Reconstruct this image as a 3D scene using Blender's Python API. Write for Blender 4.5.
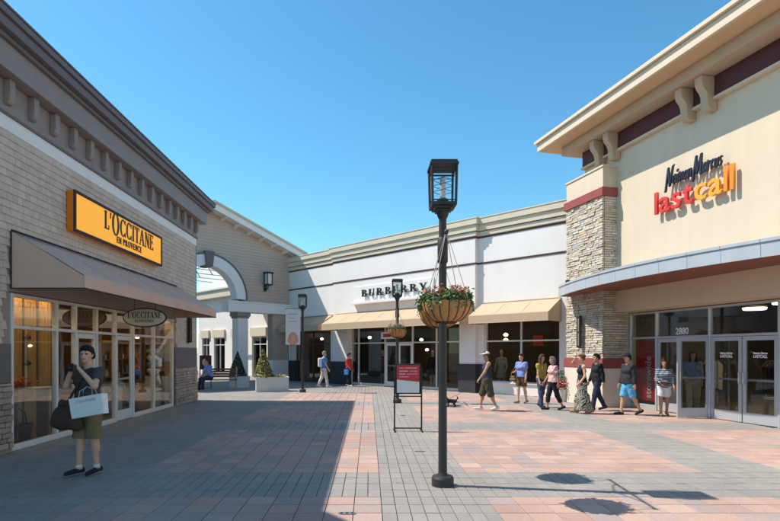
import bpy, bmesh, math, random
import numpy as np
from mathutils import Vector, Matrix
R = math.radians
random.seed(7)
rng = np.random.default_rng(7)

# ------------------------------------------------------------------ camera, sky, sun, exposure
scene = bpy.context.scene
for o in list(bpy.data.objects):
    bpy.data.objects.remove(o)
cam_data = bpy.data.cameras.new('camera')
cam = bpy.data.objects.new('camera', cam_data)
scene.collection.objects.link(cam)
cam.location = (0, 0, 1.7)
cam.rotation_euler = (R(90), 0, 0)
cam_data.sensor_width = 36
cam_data.sensor_fit = 'HORIZONTAL'
cam_data.lens = 24
cam_data.shift_x = 0.0269
cam_data.shift_y = 0.1167
cam_data.clip_end = 5000
scene.camera = cam

SUN_ELEV = R(54)
# light travels towards +X and a little towards the camera
SUN_TRAVEL = Vector((math.cos(SUN_ELEV) * 0.988, math.cos(SUN_ELEV) * -0.155, -math.sin(SUN_ELEV))).normalized()
to_sun = -SUN_TRAVEL
world = bpy.data.worlds.new('World')
scene.world = world
world.use_nodes = True
wn = world.node_tree.nodes
sky = wn.new('ShaderNodeTexSky')
sky.sky_type = 'NISHITA'
sky.sun_disc = False
sky.sun_elevation = SUN_ELEV
sky.sun_rotation = math.atan2(to_sun.x, to_sun.y)
sky.air_density = 1.0
sky.dust_density = 0.3
sky.ozone_density = 2.0
hs = wn.new('ShaderNodeHueSaturation')
hs.inputs['Hue'].default_value = 0.487
hs.inputs['Saturation'].default_value = 1.2
hs.inputs['Value'].default_value = 1.0
world.node_tree.links.new(sky.outputs[0], hs.inputs['Color'])
tint = wn.new('ShaderNodeMix'); tint.data_type = 'RGBA'; tint.blend_type = 'MULTIPLY'; tint.inputs[0].default_value = 1.0
tint.inputs[7].default_value = (0.75, 0.945, 0.96, 1)
world.node_tree.links.new(hs.outputs[0], tint.inputs[6])
world.node_tree.links.new(tint.outputs[2], wn['Background'].inputs[0])
wn['Background'].inputs[1].default_value = 0.141
sun_data = bpy.data.lights.new('sun', 'SUN')
sun_data.energy = 3.8
sun_data.angle = R(0.5)
sun_data.color = (1.0, 0.935, 0.83)
sun = bpy.data.objects.new('sun', sun_data)
scene.collection.objects.link(sun)
sun.rotation_euler = SUN_TRAVEL.to_track_quat('-Z', 'Y').to_euler()
sun.location = (-20, 5, 30)
vs = scene.view_settings
vs.view_transform = 'Standard'
vs.look = 'None'
vs.exposure = 0.66
vs.gamma = 1
vs.use_curve_mapping = False
scene.cycles.use_denoising = True
scene.cycles.max_bounces = 8
scene.cycles.transparent_max_bounces = 16
scene.cycles.sample_clamp_indirect = 6
scene.cycles.caustics_reflective = False
scene.cycles.caustics_refractive = False

# ------------------------------------------------------------------ materials
MATS = {}
def mat(name, col, rough=0.75, var=0.10, scale=2.5, bump=0.0, bscale=60, metal=0.0, rnd=0.0, ramp=None,
        streak=0.0, emit=0.0, spec=0.3, stain=0.0):
    m = bpy.data.materials.new(name)
    m.use_nodes = True
    nt = m.node_tree; N = nt.nodes; L = nt.links
    bs = N['Principled BSDF']
    bs.inputs['Roughness'].default_value = rough
    bs.inputs['Metallic'].default_value = metal
    bs.inputs['Specular IOR Level'].default_value = spec
    tc = N.new('ShaderNodeTexCoord')
    geo = N.new('ShaderNodeNewGeometry')
    def math_(op, a, b=None):
        n = N.new('ShaderNodeMath'); n.operation = op
        for i, v in enumerate((a, b)):
            if v is None: continue
            if isinstance(v, (int, float)): n.inputs[i].default_value = v
            else: L.new(v, n.inputs[i])
        return n.outputs[0]
    pos = geo.outputs['Position']
    if ramp:
        oi = N.new('ShaderNodeObjectInfo')
        r = math_('FRACT', math_('ADD', oi.outputs['Random'], geo.outputs['Random Per Island']))
        cr = N.new('ShaderNodeValToRGB')
        cr.color_ramp.interpolation = 'LINEAR'
        els = cr.color_ramp.elements
        for i, c in enumerate(ramp):
            p = i / (len(ramp) - 1)
            e = els[i] if i < 2 else els.new(p)
            e.position = p; e.color = (*c, 1)
        # keep element order sane
        for i, e in enumerate(sorted(els, key=lambda q: q.position)):
            e.color = (*ramp[i], 1)
        L.new(r, cr.inputs[0])
        base = cr.outputs[0]
    else:
        rg = N.new('ShaderNodeRGB'); rg.outputs[0].default_value = (*col, 1)
        base = rg.outputs[0]
    fac = 1.0
    nz = N.new('ShaderNodeTexNoise'); nz.inputs['Scale'].default_value = scale; nz.inputs['Detail'].default_value = 6
    nz.inputs['Roughness'].default_value = 0.62
    L.new(pos, nz.inputs['Vector'])
    f = math_('ADD', math_('MULTIPLY', math_('SUBTRACT', nz.outputs['Fac'], 0.5), 2.0 * var), 1.0)
    if streak:
        mp = N.new('ShaderNodeMapping'); mp.inputs['Scale'].default_value = (2.2, 2.2, 0.16)
        L.new(pos, mp.inputs['Vector'])
        n2 = N.new('ShaderNodeTexNoise'); n2.inputs['Scale'].default_value = 1.6; n2.inputs['Detail'].default_value = 5
        L.new(mp.outputs[0], n2.inputs['Vector'])
        f = math_('MULTIPLY', f, math_('ADD', math_('MULTIPLY', math_('SUBTRACT', n2.outputs['Fac'], 0.5), 2 * streak), 1.0))
    if stain:
        n3 = N.new('ShaderNodeTexNoise'); n3.inputs['Scale'].default_value = 0.55; n3.inputs['Detail'].default_value = 7; n3.inputs['Roughness'].default_value = 0.68
        L.new(pos, n3.inputs['Vector'])
        f = math_('MULTIPLY', f, math_('ADD', math_('MULTIPLY', math_('SUBTRACT', n3.outputs['Fac'], 0.5), 2 * stain), 1.0))
        vo = N.new('ShaderNodeTexVoronoi'); vo.inputs['Scale'].default_value = 2.3
        L.new(pos, vo.inputs['Vector'])
        sepc = N.new('ShaderNodeSeparateColor'); L.new(vo.outputs['Color'], sepc.inputs[0])
        rad = math_('MULTIPLY', sepc.outputs[0], 0.055)
        spot = math_('MULTIPLY', math_('LESS_THAN', vo.outputs['Distance'], rad), math_('GREATER_THAN', sepc.outputs[1], 0.45))
        f = math_('MULTIPLY', f, math_('SUBTRACT', 1.0, math_('MULTIPLY', spot, 0.42)))
    if rnd:
        oi2 = N.new('ShaderNodeObjectInfo')
        r2 = math_('FRACT', math_('ADD', oi2.outputs['Random'], math_('MULTIPLY', geo.outputs['Random Per Island'], 1.37)))
        f = math_('MULTIPLY', f, math_('ADD', math_('MULTIPLY', math_('SUBTRACT', r2, 0.5), 2 * rnd), 1.0))
    mul = N.new('ShaderNodeVectorMath'); mul.operation = 'SCALE'
    L.new(base, mul.inputs[0]); L.new(f, mul.inputs['Scale'])
    L.new(mul.outputs[0], bs.inputs['Base Color'])
    if bump:
        nb = N.new('ShaderNodeTexNoise'); nb.inputs['Scale'].default_value = bscale; nb.inputs['Detail'].default_value = 4
        L.new(pos, nb.inputs['Vector'])
        bp = N.new('ShaderNodeBump'); bp.inputs['Strength'].default_value = bump; bp.inputs['Distance'].default_value = 0.01
        L.new(nb.outputs['Fac'], bp.inputs['Height']); L.new(bp.outputs[0], bs.inputs['Normal'])
    if emit:
        bs.inputs['Emission Color'].default_value = (*col, 1)
        bs.inputs['Emission Strength'].default_value = emit
    MATS[name] = m
    return m

def glass_mat(name, tint=(0.92, 0.95, 0.94), k=1.0, add=0.02):
    m = bpy.data.materials.new(name); m.use_nodes = True
    nt = m.node_tree; N = nt.nodes; L = nt.links
    N.remove(N['Principled BSDF'])
    out = N['Material Output']
    tr = N.new('ShaderNodeBsdfTransparent'); tr.inputs[0].default_value = (*tint, 1)
    gl = N.new('ShaderNodeBsdfGlossy'); gl.inputs['Roughness'].default_value = 0.015
    nz = N.new('ShaderNodeTexNoise'); nz.inputs['Scale'].default_value = 0.9
    bp = N.new('ShaderNodeBump'); bp.inputs['Strength'].default_value = 0.03; bp.inputs['Distance'].default_value = 0.05
    geo = N.new('ShaderNodeNewGeometry')
    L.new(geo.outputs['Position'], nz.inputs['Vector']); L.new(nz.outputs['Fac'], bp.inputs['Height']); L.new(bp.outputs[0], gl.inputs['Normal'])
    fr = N.new('ShaderNodeFresnel'); fr.inputs[0].default_value = 1.5
    mu = N.new('ShaderNodeMath'); mu.operation = 'MULTIPLY_ADD'; mu.inputs[1].default_value = k; mu.inputs[2].default_value = add
    mu.use_clamp = True
    L.new(fr.outputs[0], mu.inputs[0])
    mx = N.new('ShaderNodeMixShader')
    L.new(mu.outputs[0], mx.inputs[0]); L.new(tr.outputs[0], mx.inputs[1]); L.new(gl.outputs[0], mx.inputs[2])
    L.new(mx.outputs[0], out.inputs[0])
    MATS[name] = m
    return m

M = MATS
mat('paver_red', None, 0.85, 0.24, 26, 0.25, 120, stain=.30, ramp=[(.455, .29, .235), (.49, .345, .28), (.40, .25, .21), (.45, .32, .275), (.36, .285, .265), (.48, .315, .25), (.42, .28, .24), (.34, .275, .26), (.47, .30, .235)])
mat('paver_grey', None, 0.85, 0.22, 26, 0.25, 120, stain=.30, ramp=[(.295, .268, .248), (.315, .286, .263), (.275, .252, .236), (.305, .276, .254)])
mat('paver_bed', (.14, .13, .12), 0.95, 0.2, 9)
mat('asphalt', (.36, .325, .28), 0.95, 0.15, 3)
mat('shingle', None, 0.8, 0.16, 7, 0.3, 50, ramp=[(.64, .535, .435), (.69, .58, .475), (.59, .495, .41), (.66, .545, .44)])
mat('shingle_back', (.36, .31, .26), 0.9, 0.1)
mat('slate_paint', (.175, .152, .155), 0.6, 0.10, 2.0, 0.1, 40, streak=0.06)
mat('slate_light', (.30, .255, .235), 0.6, 0.10, 2.0, 0.1, 40, streak=0.06)
mat('white_paint', (.86, .83, .79), 0.55, 0.05, 2, 0.05, 60, streak=0.05)
mat('white_alu', (.74, .73, .71), 0.4, 0.05, 3, spec=0.5)
mat('silver_alu', (.50, .52, .55), 0.38, 0.06, 3, metal=0.35, spec=0.5)
mat('dark_alu', (.055, .05, .052), 0.4, 0.08, 3, spec=0.5)
mat('awning_brown', (.72, .49, .375), 0.9, 0.07, 3, 0.25, 300, streak=0.05)
mat('awning_trim', (.06, .045, .045), 0.7)
mat('awning_under', (.20, .14, .125), 0.9)
mat('sign_yellow', (.95, .40, .012), 0.4, 0.03, 1.5, spec=0.4, emit=.42)
mat('sign_orange', (.78, .22, .01), 0.45, 0.04)
mat('black_paint', (.018, .017, .018), 0.45, 0.1, 5, spec=0.4)
mat('lamp_metal', (.035, .032, .03), 0.5, 0.2, 8, 0.1, 40, spec=0.4)
mat('cream_panel', (.70, .63, .53), 0.5, 0.04)
mat('lap_siding', None, 0.75, 0.09, 3, 0.12, 40, ramp=[(.565, .44, .365), (.575, .45, .372), (.555, .432, .36), (.57, .445, .368)], streak=0.04)
mat('stucco_white', (.85, .80, .755), 0.85, 0.045, 1.2, 0.18, 90, streak=0.05)
mat('stucco_khaki', (.70, .60, .455), 0.8, 0.06, 1.5, 0.15, 90, streak=0.06)
mat('stripe_brown', (.075, .042, .036), 0.7, 0.1)
mat('awning_sand', (.53, .395, .265), 0.9, 0.05, 2, 0.2, 300, streak=0.05)
mat('pilaster_base', (.05, .048, .056), 0.6, 0.15, 4, 0.2, 60)
mat('stucco_cream', (.66, .54, .40), 0.85, 0.07, 1.0, 0.3, 70, streak=0.07)
mat('cornice_cream', (.66, .54, .40), 0.8, 0.05, 2, 0.12, 80, streak=0.05)
mat('cornice_tan', (.52, .38, .26), 0.8, 0.06, 2, 0.12, 80)
mat('soffit_bounce_tan', (.60, .40, .245), 0.8, 0.07, 2, 0.12, 80)  # warm light bounced up from the paving is mixed into this soffit colour
mat('maroon_paint', (.095, .030, .033), 0.65, 0.1, 2, streak=0.07)
mat('red_band', (.30, .075, .062), 0.7, 0.1, 3, 0.1, 60)
mat('pier_base', (.71, .63, .52), 0.8, 0.06, 2, 0.2, 80, streak=0.06)
mat('ledge_stone', None, 0.9, 0.22, 18, 0.6, 45, ramp=[(.62, .53, .40), (.52, .44, .34), (.68, .60, .49), (.42, .35, .28), (.60, .50, .37), (.50, .38, .25), (.64, .58, .50), (.46, .44, .41)])
mat('ledge_stone_pink', None, 0.9, 0.2, 18, 0.6, 45, ramp=[(.46, .33, .25), (.40, .34, .30), (.50, .42, .34), (.32, .25, .21), (.48, .36, .26), (.38, .28, .22)])
mat('mortar', (.10, .08, .06), 0.95)
mat('canopy_steel', (.47, .51, .54), 0.45, 0.09, 2.2, 0.08, 30, metal=0.25, streak=0.10, spec=0.5)
mat('canopy_soffit', (.23, .095, .065), 0.75, 0.1, 2)
mat('letter_red', (.66, .035, .025), 0.4, 0.05, 6, spec=0.5)
mat('letter_orange', (.80, .25, .015), 0.4, 0.05, 6, spec=0.5)
mat('letter_amber', (.84, .36, .02), 0.4, 0.05, 6, spec=0.5)
mat('script_navy', (.02, .022, .04), 0.45, 0.05, 5, spec=.4)
mat('white_print', (.82, .82, .82), 0.6, 0.0)
mat('floor_wood', (.20, .14, .09), 0.5, 0.15, 4)
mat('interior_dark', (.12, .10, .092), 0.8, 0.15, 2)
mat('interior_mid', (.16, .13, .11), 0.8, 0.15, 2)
mat('interior_warm', (.50, .32, .13), 0.8, 0.12, 2)
mat('interior_wood', (.26, .15, .075), 0.6, 0.2, 5)
mat('interior_cream', (.62, .52, .36), 0.8, 0.06, 2)
mat('lit_warm', (1.0, .66, .30), 0.5, 0, emit=14)
mat('lit_bright', (1.0, .66, .30), 0.5, 0, emit=34)
mat('lit_ceiling', (1.0, .80, .48), 0.5, 0, emit=9)
mat('sconce_glass', (.22, .21, .19), 0.3, 0.05, 3, spec=0.5)
mat('lamp_glass', (.70, .72, .72), 0.25, 0.03, 3, spec=0.5)
mat('coir', (.55, .26, .10), 0.95, 0.3, 30, 0.8, 120)
mat('leaf_green', None, 0.6, 0.2, 30, ramp=[(.08, .15, .035), (.13, .21, .055), (.05, .10, .025), (.17, .24, .08)])
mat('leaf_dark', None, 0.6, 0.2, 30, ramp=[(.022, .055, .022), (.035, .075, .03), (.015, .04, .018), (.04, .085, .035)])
mat('leaf_olive', None, 0.6, 0.2, 30, ramp=[(.12, .14, .04), (.17, .17, .05), (.09, .115, .035), (.21, .19, .06)])
mat('petal_red', None, 0.6, 0.15, 30, ramp=[(.60, .07, .05), (.66, .24, .20), (.55, .10, .04), (.72, .48, .42), (.62, .12, .12)])
mat('petal_pink', None, 0.6, 0.15, 30, ramp=[(.60, .18, .34), (.68, .35, .46), (.55, .12, .20), (.66, .45, .52)])
mat('petal_coral', None, 0.6, 0.15, 30, ramp=[(.72, .16, .11), (.75, .25, .20), (.62, .10, .10)])
mat('petal_yellow', None, 0.6, 0.15, 30, ramp=[(.62, .45, .10), (.66, .52, .18), (.58, .40, .06)])
mat('bark', (.09, .06, .04), 0.9, 0.2, 20)
mat('planter_white', (.66, .64, .62), 0.7, 0.07, 3, 0.15, 60, streak=0.08)
mat('soil', (.045, .032, .024), 0.95, 0.3, 20)
mat('bench_wood', (.15, .06, .035), 0.6, 0.25, 6)
mat('bench_metal', (.45, .42, .38), 0.5, 0.1)
mat('poster_red', (.50, .045, .045), 0.5, 0.06, 3)
mat('poster_white', (.70, .71, .72), 0.5, 0.05, 3)
mat('poster_dark', None, 0.6, 0.3, 6, ramp=[(.05, .02, .03), (.09, .03, .04)])
mat('banner_image', None, 0.7, 0.4, 14, ramp=[(.65, .22, .12), (.70, .42, .34)])
mat('red_glass_panel', (.66, .010, .022), 0.4, 0.05)
mat('drain_metal', (.16, .15, .145), 0.6, 0.2, 20)
mat('terracotta', (.40, .19, .09), 0.7, 0.12, 5)
mat('wicker', (.12, .055, .03), 0.9, 0.4, 60, 0.8, 90)
mat('product_blue', (.16, .30, .52), 0.5, 0.1)
mat('product_pale', (.60, .68, .72), 0.5, 0.05)
mat('product_orange', (.70, .22, .03), 0.6, 0.2, 15)
mat('chrome', (.6, .6, .6), 0.25, 0.02, metal=0.9)
# people
for nm, c in dict(skin_a=(.58, .32, .205), skin_b=(.47, .25, .155), skin_c=(.66, .385, .26), hair_black=(.012, .011, .012), hair_brown=(.07, .035, .018),
                  hair_auburn=(.16, .05, .025), hair_grey=(.16, .145, .13), hair_fair=(.32, .23, .14),
                  cloth_charcoal=(.075, .062, .068), cloth_olive=(.20, .16, .085), cloth_navy=(.03, .035, .07), cloth_denim=(.06, .08, .15),
                  cloth_black=(.015, .015, .018), cloth_white=(.70, .70, .72), cloth_blue=(.06, .24, .62), cloth_sky=(.10, .38, .62), cloth_red=(.66, .07, .06),
                  cloth_khaki=(.46, .38, .26), cloth_stone=(.62, .57, .49), cloth_mustard=(.42, .30, .06), cloth_periwinkle=(.20, .28, .60), cloth_steel=(.22, .27, .36),
                  cloth_rust=(.13, .065, .03), cloth_army=(.06, .062, .035), cloth_ink=(.03, .03, .036), bag_brown=(.085, .050, .038), bag_tan=(.34, .21, .10), bag_olive=(.16, .12, .06), shoe_dark=(.02, .022, .032), shoe_white=(.72, .71, .70),
                  paper_white=(.88, .87, .86), lips=(.30, .11, .09), eye=(.012, .010, .010), cloth_coral=(.68, .18, .15)).items():
    mat(nm, c, 0.85 if not nm.startswith('skin') else 0.55, 0.12, 14, 0.15 if nm.startswith('cloth') else 0.0, 160)
glass_mat('glass', (.94, .96, .95), 0.30, 0.004)
glass_mat('glass_dark', (.80, .83, .83), 0.32, 0.004)

def pattern_mat(name, kind, a, b, scale):
    m = bpy.data.materials.new(name); m.use_nodes = True
    nt = m.node_tree; N = nt.nodes; L = nt.links; bs = N['Principled BSDF']; bs.inputs['Roughness'].default_value = 0.85
    tc = N.new('ShaderNodeTexCoord')
    w = N.new('ShaderNodeTexWave'); w.bands_direction = 'Z' if kind == 'stripe' else 'DIAGONAL'
    w.inputs['Scale'].default_value = scale; w.inputs['Distortion'].default_value = 0.6 if kind == 'stripe' else 9.0
    w.inputs['Detail'].default_value = 1.5; w.inputs['Detail Scale'].default_value = 1.5
    L.new(tc.outputs['Object'], w.inputs['Vector'])
    cr = N.new('ShaderNodeValToRGB'); cr.color_ramp.elements[0].position = .42; cr.color_ramp.elements[1].position = .58
    cr.color_ramp.elements[0].color = (*a, 1); cr.color_ramp.elements[1].color = (*b, 1)
    L.new(w.outputs['Fac'], cr.inputs[0]); L.new(cr.outputs[0], bs.inputs['Base Color'])
    MATS[name] = m
pattern_mat('cloth_zebra', 'zebra', (.035, .03, .028), (.42, .37, .30), 7)
pattern_mat('cloth_striped', 'stripe', (.03, .04, .07), (.36, .40, .46), 5.5)
pattern_mat('cloth_patchwork', 'zebra', (.62, .58, .56), (.66, .22, .20), 5)

# ------------------------------------------------------------------ object helpers
COL = scene.collection
def link(o, parent=None):
    COL.objects.link(o)
    if parent is not None:
        o.parent = parent
    return o
def tag(o, label, cat, group=None, kind=None):
    if label: o['label'] = label
    if cat: o['category'] = cat
    if group: o['group'] = group
    if kind: o['kind'] = kind
    return o
def empty(name, loc=(0, 0, 0), rz=0.0, label=None, cat=None, group=None, parent=None):
    o = bpy.data.objects.new(name, None)
    o.empty_display_size = 0.2
    link(o, parent)
    o.location = loc; o.rotation_euler = (0, 0, R(rz))
    tag(o, label, cat, group)
    return o
def mesh_obj(name, me, m, parent=None, smooth=False, loc=None, rz=None):
    o = bpy.data.objects.new(name, me)
    if m is not None:
        for q in (m if isinstance(m, (list, tuple)) else [m]):
            me.materials.append(M[q] if isinstance(q, str) else q)
    if smooth:
        me.polygons.foreach_set('use_smooth', [True] * len(me.polygons))
    link(o, parent)
    if loc is not None: o.location = loc
    if rz is not None: o.rotation_euler = (0, 0, rz)
    return o
class MB:
    """collects simple solids into ONE mesh"""
    def __init__(s): s.v = []; s.f = []; s.sm = []
    def add(s, vs_, fs_, smooth=False):
        b = len(s.v); s.v += [tuple(q) for q in vs_]; s.f += [tuple(b + i for i in q) for q in fs_]; s.sm += [smooth] * len(fs_)
        return s
    def box(s, x0, x1, y0, y1, z0, z1):
        x0, x1 = min(x0, x1), max(x0, x1); y0, y1 = min(y0, y1), max(y0, y1); z0, z1 = min(z0, z1), max(z0, z1)
        return s.add([(x0, y0, z0), (x1, y0, z0), (x1, y1, z0), (x0, y1, z0), (x0, y0, z1), (x1, y0, z1), (x1, y1, z1), (x0, y1, z1)],
              [(0, 3, 2, 1), (4, 5, 6, 7), (0, 1, 5, 4), (1, 2, 6, 5), (2, 3, 7, 6), (3, 0, 4, 7)])
    def prism(s, pts, axis, a, b):
        """pts: 2-D outline, counter-clockwise; extruded along axis ('x','y','z') from a to b"""
        n = len(pts)
        def P(p, t):
            return {'x': (t, p[0], p[1]), 'y': (p[0], t, p[1]), 'z': (p[0], p[1], t)}[axis]
        vs_ = [P(p, a) for p in pts] + [P(p, b) for p in pts]
        fs_ = [tuple(range(n - 1, -1, -1)), tuple(range(n, 2 * n))] + [(i, (i + 1) % n, n + (i + 1) % n, n + i) for i in range(n)]
        return s.add(vs_, fs_)
    def tube(s, pts, rad, n=8, cap=True):
        pts = [Vector(p) for p in pts]; rads = rad if isinstance(rad, (list, tuple)) else [rad] * len(pts)
        rings = []
        for i, p in enumerate(pts):
            d = (pts[min(i + 1, len(pts) - 1)] - pts[max(i - 1, 0)]).normalized()
            up = Vector((0, 0, 1)) if abs(d.z) < 0.9 else Vector((0, 1, 0))
            a = d.cross(up).normalized(); b = d.cross(a).normalized()
            rings.append([p + (a * math.cos(2 * math.pi * k / n) + b * math.sin(2 * math.pi * k / n)) * rads[i] for k in range(n)])
        vs_ = [q for r_ in rings for q in r_]
        fs_ = [(i * n + k, i * n + (k + 1) % n, (i + 1) * n + (k + 1) % n, (i + 1) * n + k) for i in range(len(pts) - 1) for k in range(n)]
        s.add(vs_, fs_, True)
        if cap:
            s.add(rings[0], [tuple(range(n))]); s.add(rings[-1], [tuple(range(n - 1, -1, -1))])
        return s
    def lathe(s, prof, c=(0, 0, 0), n=24, smooth=True, jitter=0.0):
        vs_ = []
        for (r_, z) in prof:
            for k in range(n):
                a = 2 * math.pi * k / n
                j = 1 + random.uniform(-jitter, jitter)
                vs_.append((c[0] + r_ * j * math.cos(a), c[1] + r_ * j * math.sin(a), c[2] + z))
        m = len(prof)
        fs_ = [(i * n + k, i * n + (k + 1) % n, (i + 1) * n + (k + 1) % n, (i + 1) * n + k) for i in range(m - 1) for k in range(n)]
        s.add(vs_, fs_, smooth)
        return s
    def poly(s, pts): return s.add(pts, [tuple(range(len(pts)))])
    def build(s, name, m, parent=None, bevel=0.0, loc=None, rz=None):
        me = bpy.data.meshes.new(name)
        me.from_pydata([tuple(v) for v in s.v], [], s.f)
        me.polygons.foreach_set('use_smooth', s.sm)
        if bevel:
            bm = bmesh.new(); bm.from_mesh(me)
            bmesh.ops.remove_doubles(bm, verts=bm.verts, dist=1e-5)
            es = [e for e in bm.edges if len(e.link_faces) == 2 and e.calc_face_angle(0) > 0.5]
            bmesh.ops.bevel(bm, geom=es, offset=bevel, segments=1, affect='EDGES', profile=0.5, clamp_overlap=True)
            bm.to_mesh(me); bm.free()
        return mesh_obj(name, me, m, parent, loc=loc, rz=rz)
def box(name, parent, m, x0, x1, y0, y1, z0, z1, bevel=None):
    d = min(abs(x1 - x0), abs(y1 - y0), abs(z1 - z0))
    return MB().box(x0, x1, y0, y1, z0, z1).build(name, m, parent, bevel=min(0.008, d * 0.18) if bevel is None else bevel)
def copy_tree(o, parent=None):
    c = o.copy(); COL.objects.link(c); c.parent = parent
    for ch in [q for q in bpy.data.objects if q.parent == o]:
        copy_tree(ch, c)
    return c
def at(px, Y): return (px - 369.0) / 520.0 * Y      # world X of a picture column at depth Y (used only to place things on the ground)

# ------------------------------------------------------------------ lettering
def arc_poly(cx, cy, rx, ry, wx, wy, a0, a1, n=14):
    out = [(cx + rx * math.cos(R(a0 + (a1 - a0) * i / n)), cy + ry * math.sin(R(a0 + (a1 - a0) * i / n))) for i in range(n + 1)]
    inn = [(cx + (rx - wx) * math.cos(R(a0 + (a1 - a0) * i / n)), cy + (ry - wy) * math.sin(R(a0 + (a1 - a0) * i / n))) for i in range(n + 1)]
    return [[out[i], out[i + 1], inn[i + 1], inn[i]] for i in range(n)]
def rct(x0, y0, x1, y1): return [[(x0, y0), (x1, y0), (x1, y1), (x0, y1)]]
def serif_glyph(c, T=0.20, t=0.065):
    """serif capital in a unit-high box: returns polygons, width"""
    S = 0.07
    def stem(x, w=T, y0=0, y1=1, top=True, bot=True):
        r_ = rct(x, y0, x + w, y1)
        if bot: r_ += rct(x - S, y0, x + w + S, y0 + t)
        if top: r_ += rct(x - S, y1 - t, x + w + S, y1)
        return r_
    def diag(x0, y0, x1, y1, w): return [[(x0, y0), (x0 + w, y0), (x1 + w, y1), (x1, y1)]]
    if c == 'B': return stem(.1) + arc_poly(.36, .75, .30, .25, T, t, -90, 90) + arc_poly(.36, .265, .36, .265, T, t, -90, 90) + rct(.2, 1 - t, .37, 1) + rct(.2, .5, .37, .5 + t) + rct(.2, 0, .37, t), .76
    if c == 'U': return stem(.1, T, .3, 1, True, False) + stem(.66, t, .3, 1, True, False) + arc_poly(.415, .32, .315, .33, T * .8, t * 1.3, 180, 360), .84
    if c == 'R': return stem(.1) + arc_poly(.36, .73, .32, .27, T, t, -90, 90) + rct(.2, 1 - t, .37, 1) + rct(.2, .46, .37, .46 + t) + diag(.62, 0, .34, .48, T) + rct(.58, 0, .9, t), .90
    if c == 'P': return stem(.1) + arc_poly(.36, .72, .32, .28, T, t, -90, 90) + rct(.2, 1 - t, .37, 1) + rct(.2, .44, .37, .44 + t), .72
    if c == 'D': return stem(.1) + arc_poly(.32, .5, .48, .5, T, t, -90, 90) + rct(.2, 1 - t, .33, 1) + rct(.2, 0, .33, t), .86
    if c == 'E': return stem(.1) + rct(.2, 1 - t, .66, 1) + rct(.2, .48, .56, .48 + t) + rct(.2, 0, .68, t) + rct(.66 - t, .78, .66, 1) + rct(.68 - t, 0, .68, .22) + rct(.56 - t, .4, .56, .63), .74
    if c == 'L': return stem(.1) + rct(.2, 0, .64, t) + rct(.64 - t, 0, .64, .25), .68
    if c == 'I': return stem(.1), .40
    if c == 'T': return stem(.28, T, 0, 1, False, True) + rct(.02, 1 - t, .74, 1) + rct(.02, .78, .02 + t, 1) + rct(.74 - t, .78, .74, 1), .76
    if c == 'Y': return stem(.32, T, 0, .5, False, True) + diag(.30, .42, .06, 1, T) + diag(.44, .42, .72, 1, t * 1.3) + rct(-.02, 1 - t, .34, 1) + rct(.6, 1 - t, .9, 1), .88
    if c == 'A': return diag(.04, 0, .36, 1, t * 1.4) + diag(.60, 0, .33, 1, T) + rct(.2, .3, .62, .3 + t) + rct(-.04, 0, .2, t) + rct(.52, 0, .9, t), .88
    if c == 'V': return diag(.34, 0, .04, 1, T) + diag(.40, 0, .70, 1, t * 1.4) + rct(-.03, 1 - t, .32, 1) + rct(.58, 1 - t, .86, 1), .84
    if c == 'N': return stem(.1, t * 1.3) + stem(.66, t * 1.3, 0, 1, True, False) + diag(.60, 0, .10, 1, T), .84
    if c == 'O': return arc_poly(.46, .5, .44, .52, T, t, 0, 360, 28), .94
    if c == 'C': return arc_poly(.46, .5, .43, .52, T, t, 42, 318, 22) + rct(.76, .72, .76 + t, 1.0) + rct(.76, 0.0, .76 + t, .28), .88
    if c == "'": return [[(.06, .68), (.14, .68), (.22, 1.02), (.06, 1.02)]], .26
    return [], .4
def glyph_mesh(polys, h, depth, sx=1.0, shear=0.0):
    mb = MB()
    for i, p in enumerate(polys):
        ar = sum(p[k][0] * p[(k + 1) % len(p)][1] - p[(k + 1) % len(p)][0] * p[k][1] for k in range(len(p)))
        if ar < 0: p = p[::-1]
        e = 0.0004 * (i % 5)
        q = [((x * sx + shear * y) * h, y * h) for x, y in p]
        # local y = -depth is the visible face
        n = len(q)
        vs_ = [(a, 0, b) for a, b in q] + [(a, -depth - e, b) for a, b in q]
        fs_ = [tuple(range(n - 1, -1, -1))[::-1], tuple(range(2 * n - 1, n - 1, -1))[::-1]] + [(i2, (i2 + 1) % n, n + (i2 + 1) % n, n + i2) for i2 in range(n)]
        mb.add(vs_, fs_)
    return mb
def serif_line(text, x, z, h, y, depth, m, parent, sx=1.0, gap=0.06, big=None, name='letter'):
    cx = x
    for i, c in enumerate(text):
        if c == ' ': cx += 0.45 * h * sx; continue
        polys, w = serif_glyph(c)
        hh = h
        o = glyph_mesh(polys, hh, depth, sx).build(name, m, parent)
        o.location = (cx, y, z)
        cx += (w * sx + gap) * hh
    return cx
def serif_width(text, h, sx=1.0, gap=0.06):
    return sum((0.45 * sx if c == ' ' else serif_glyph(c)[1] * sx + gap) * h for c in text)
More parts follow.
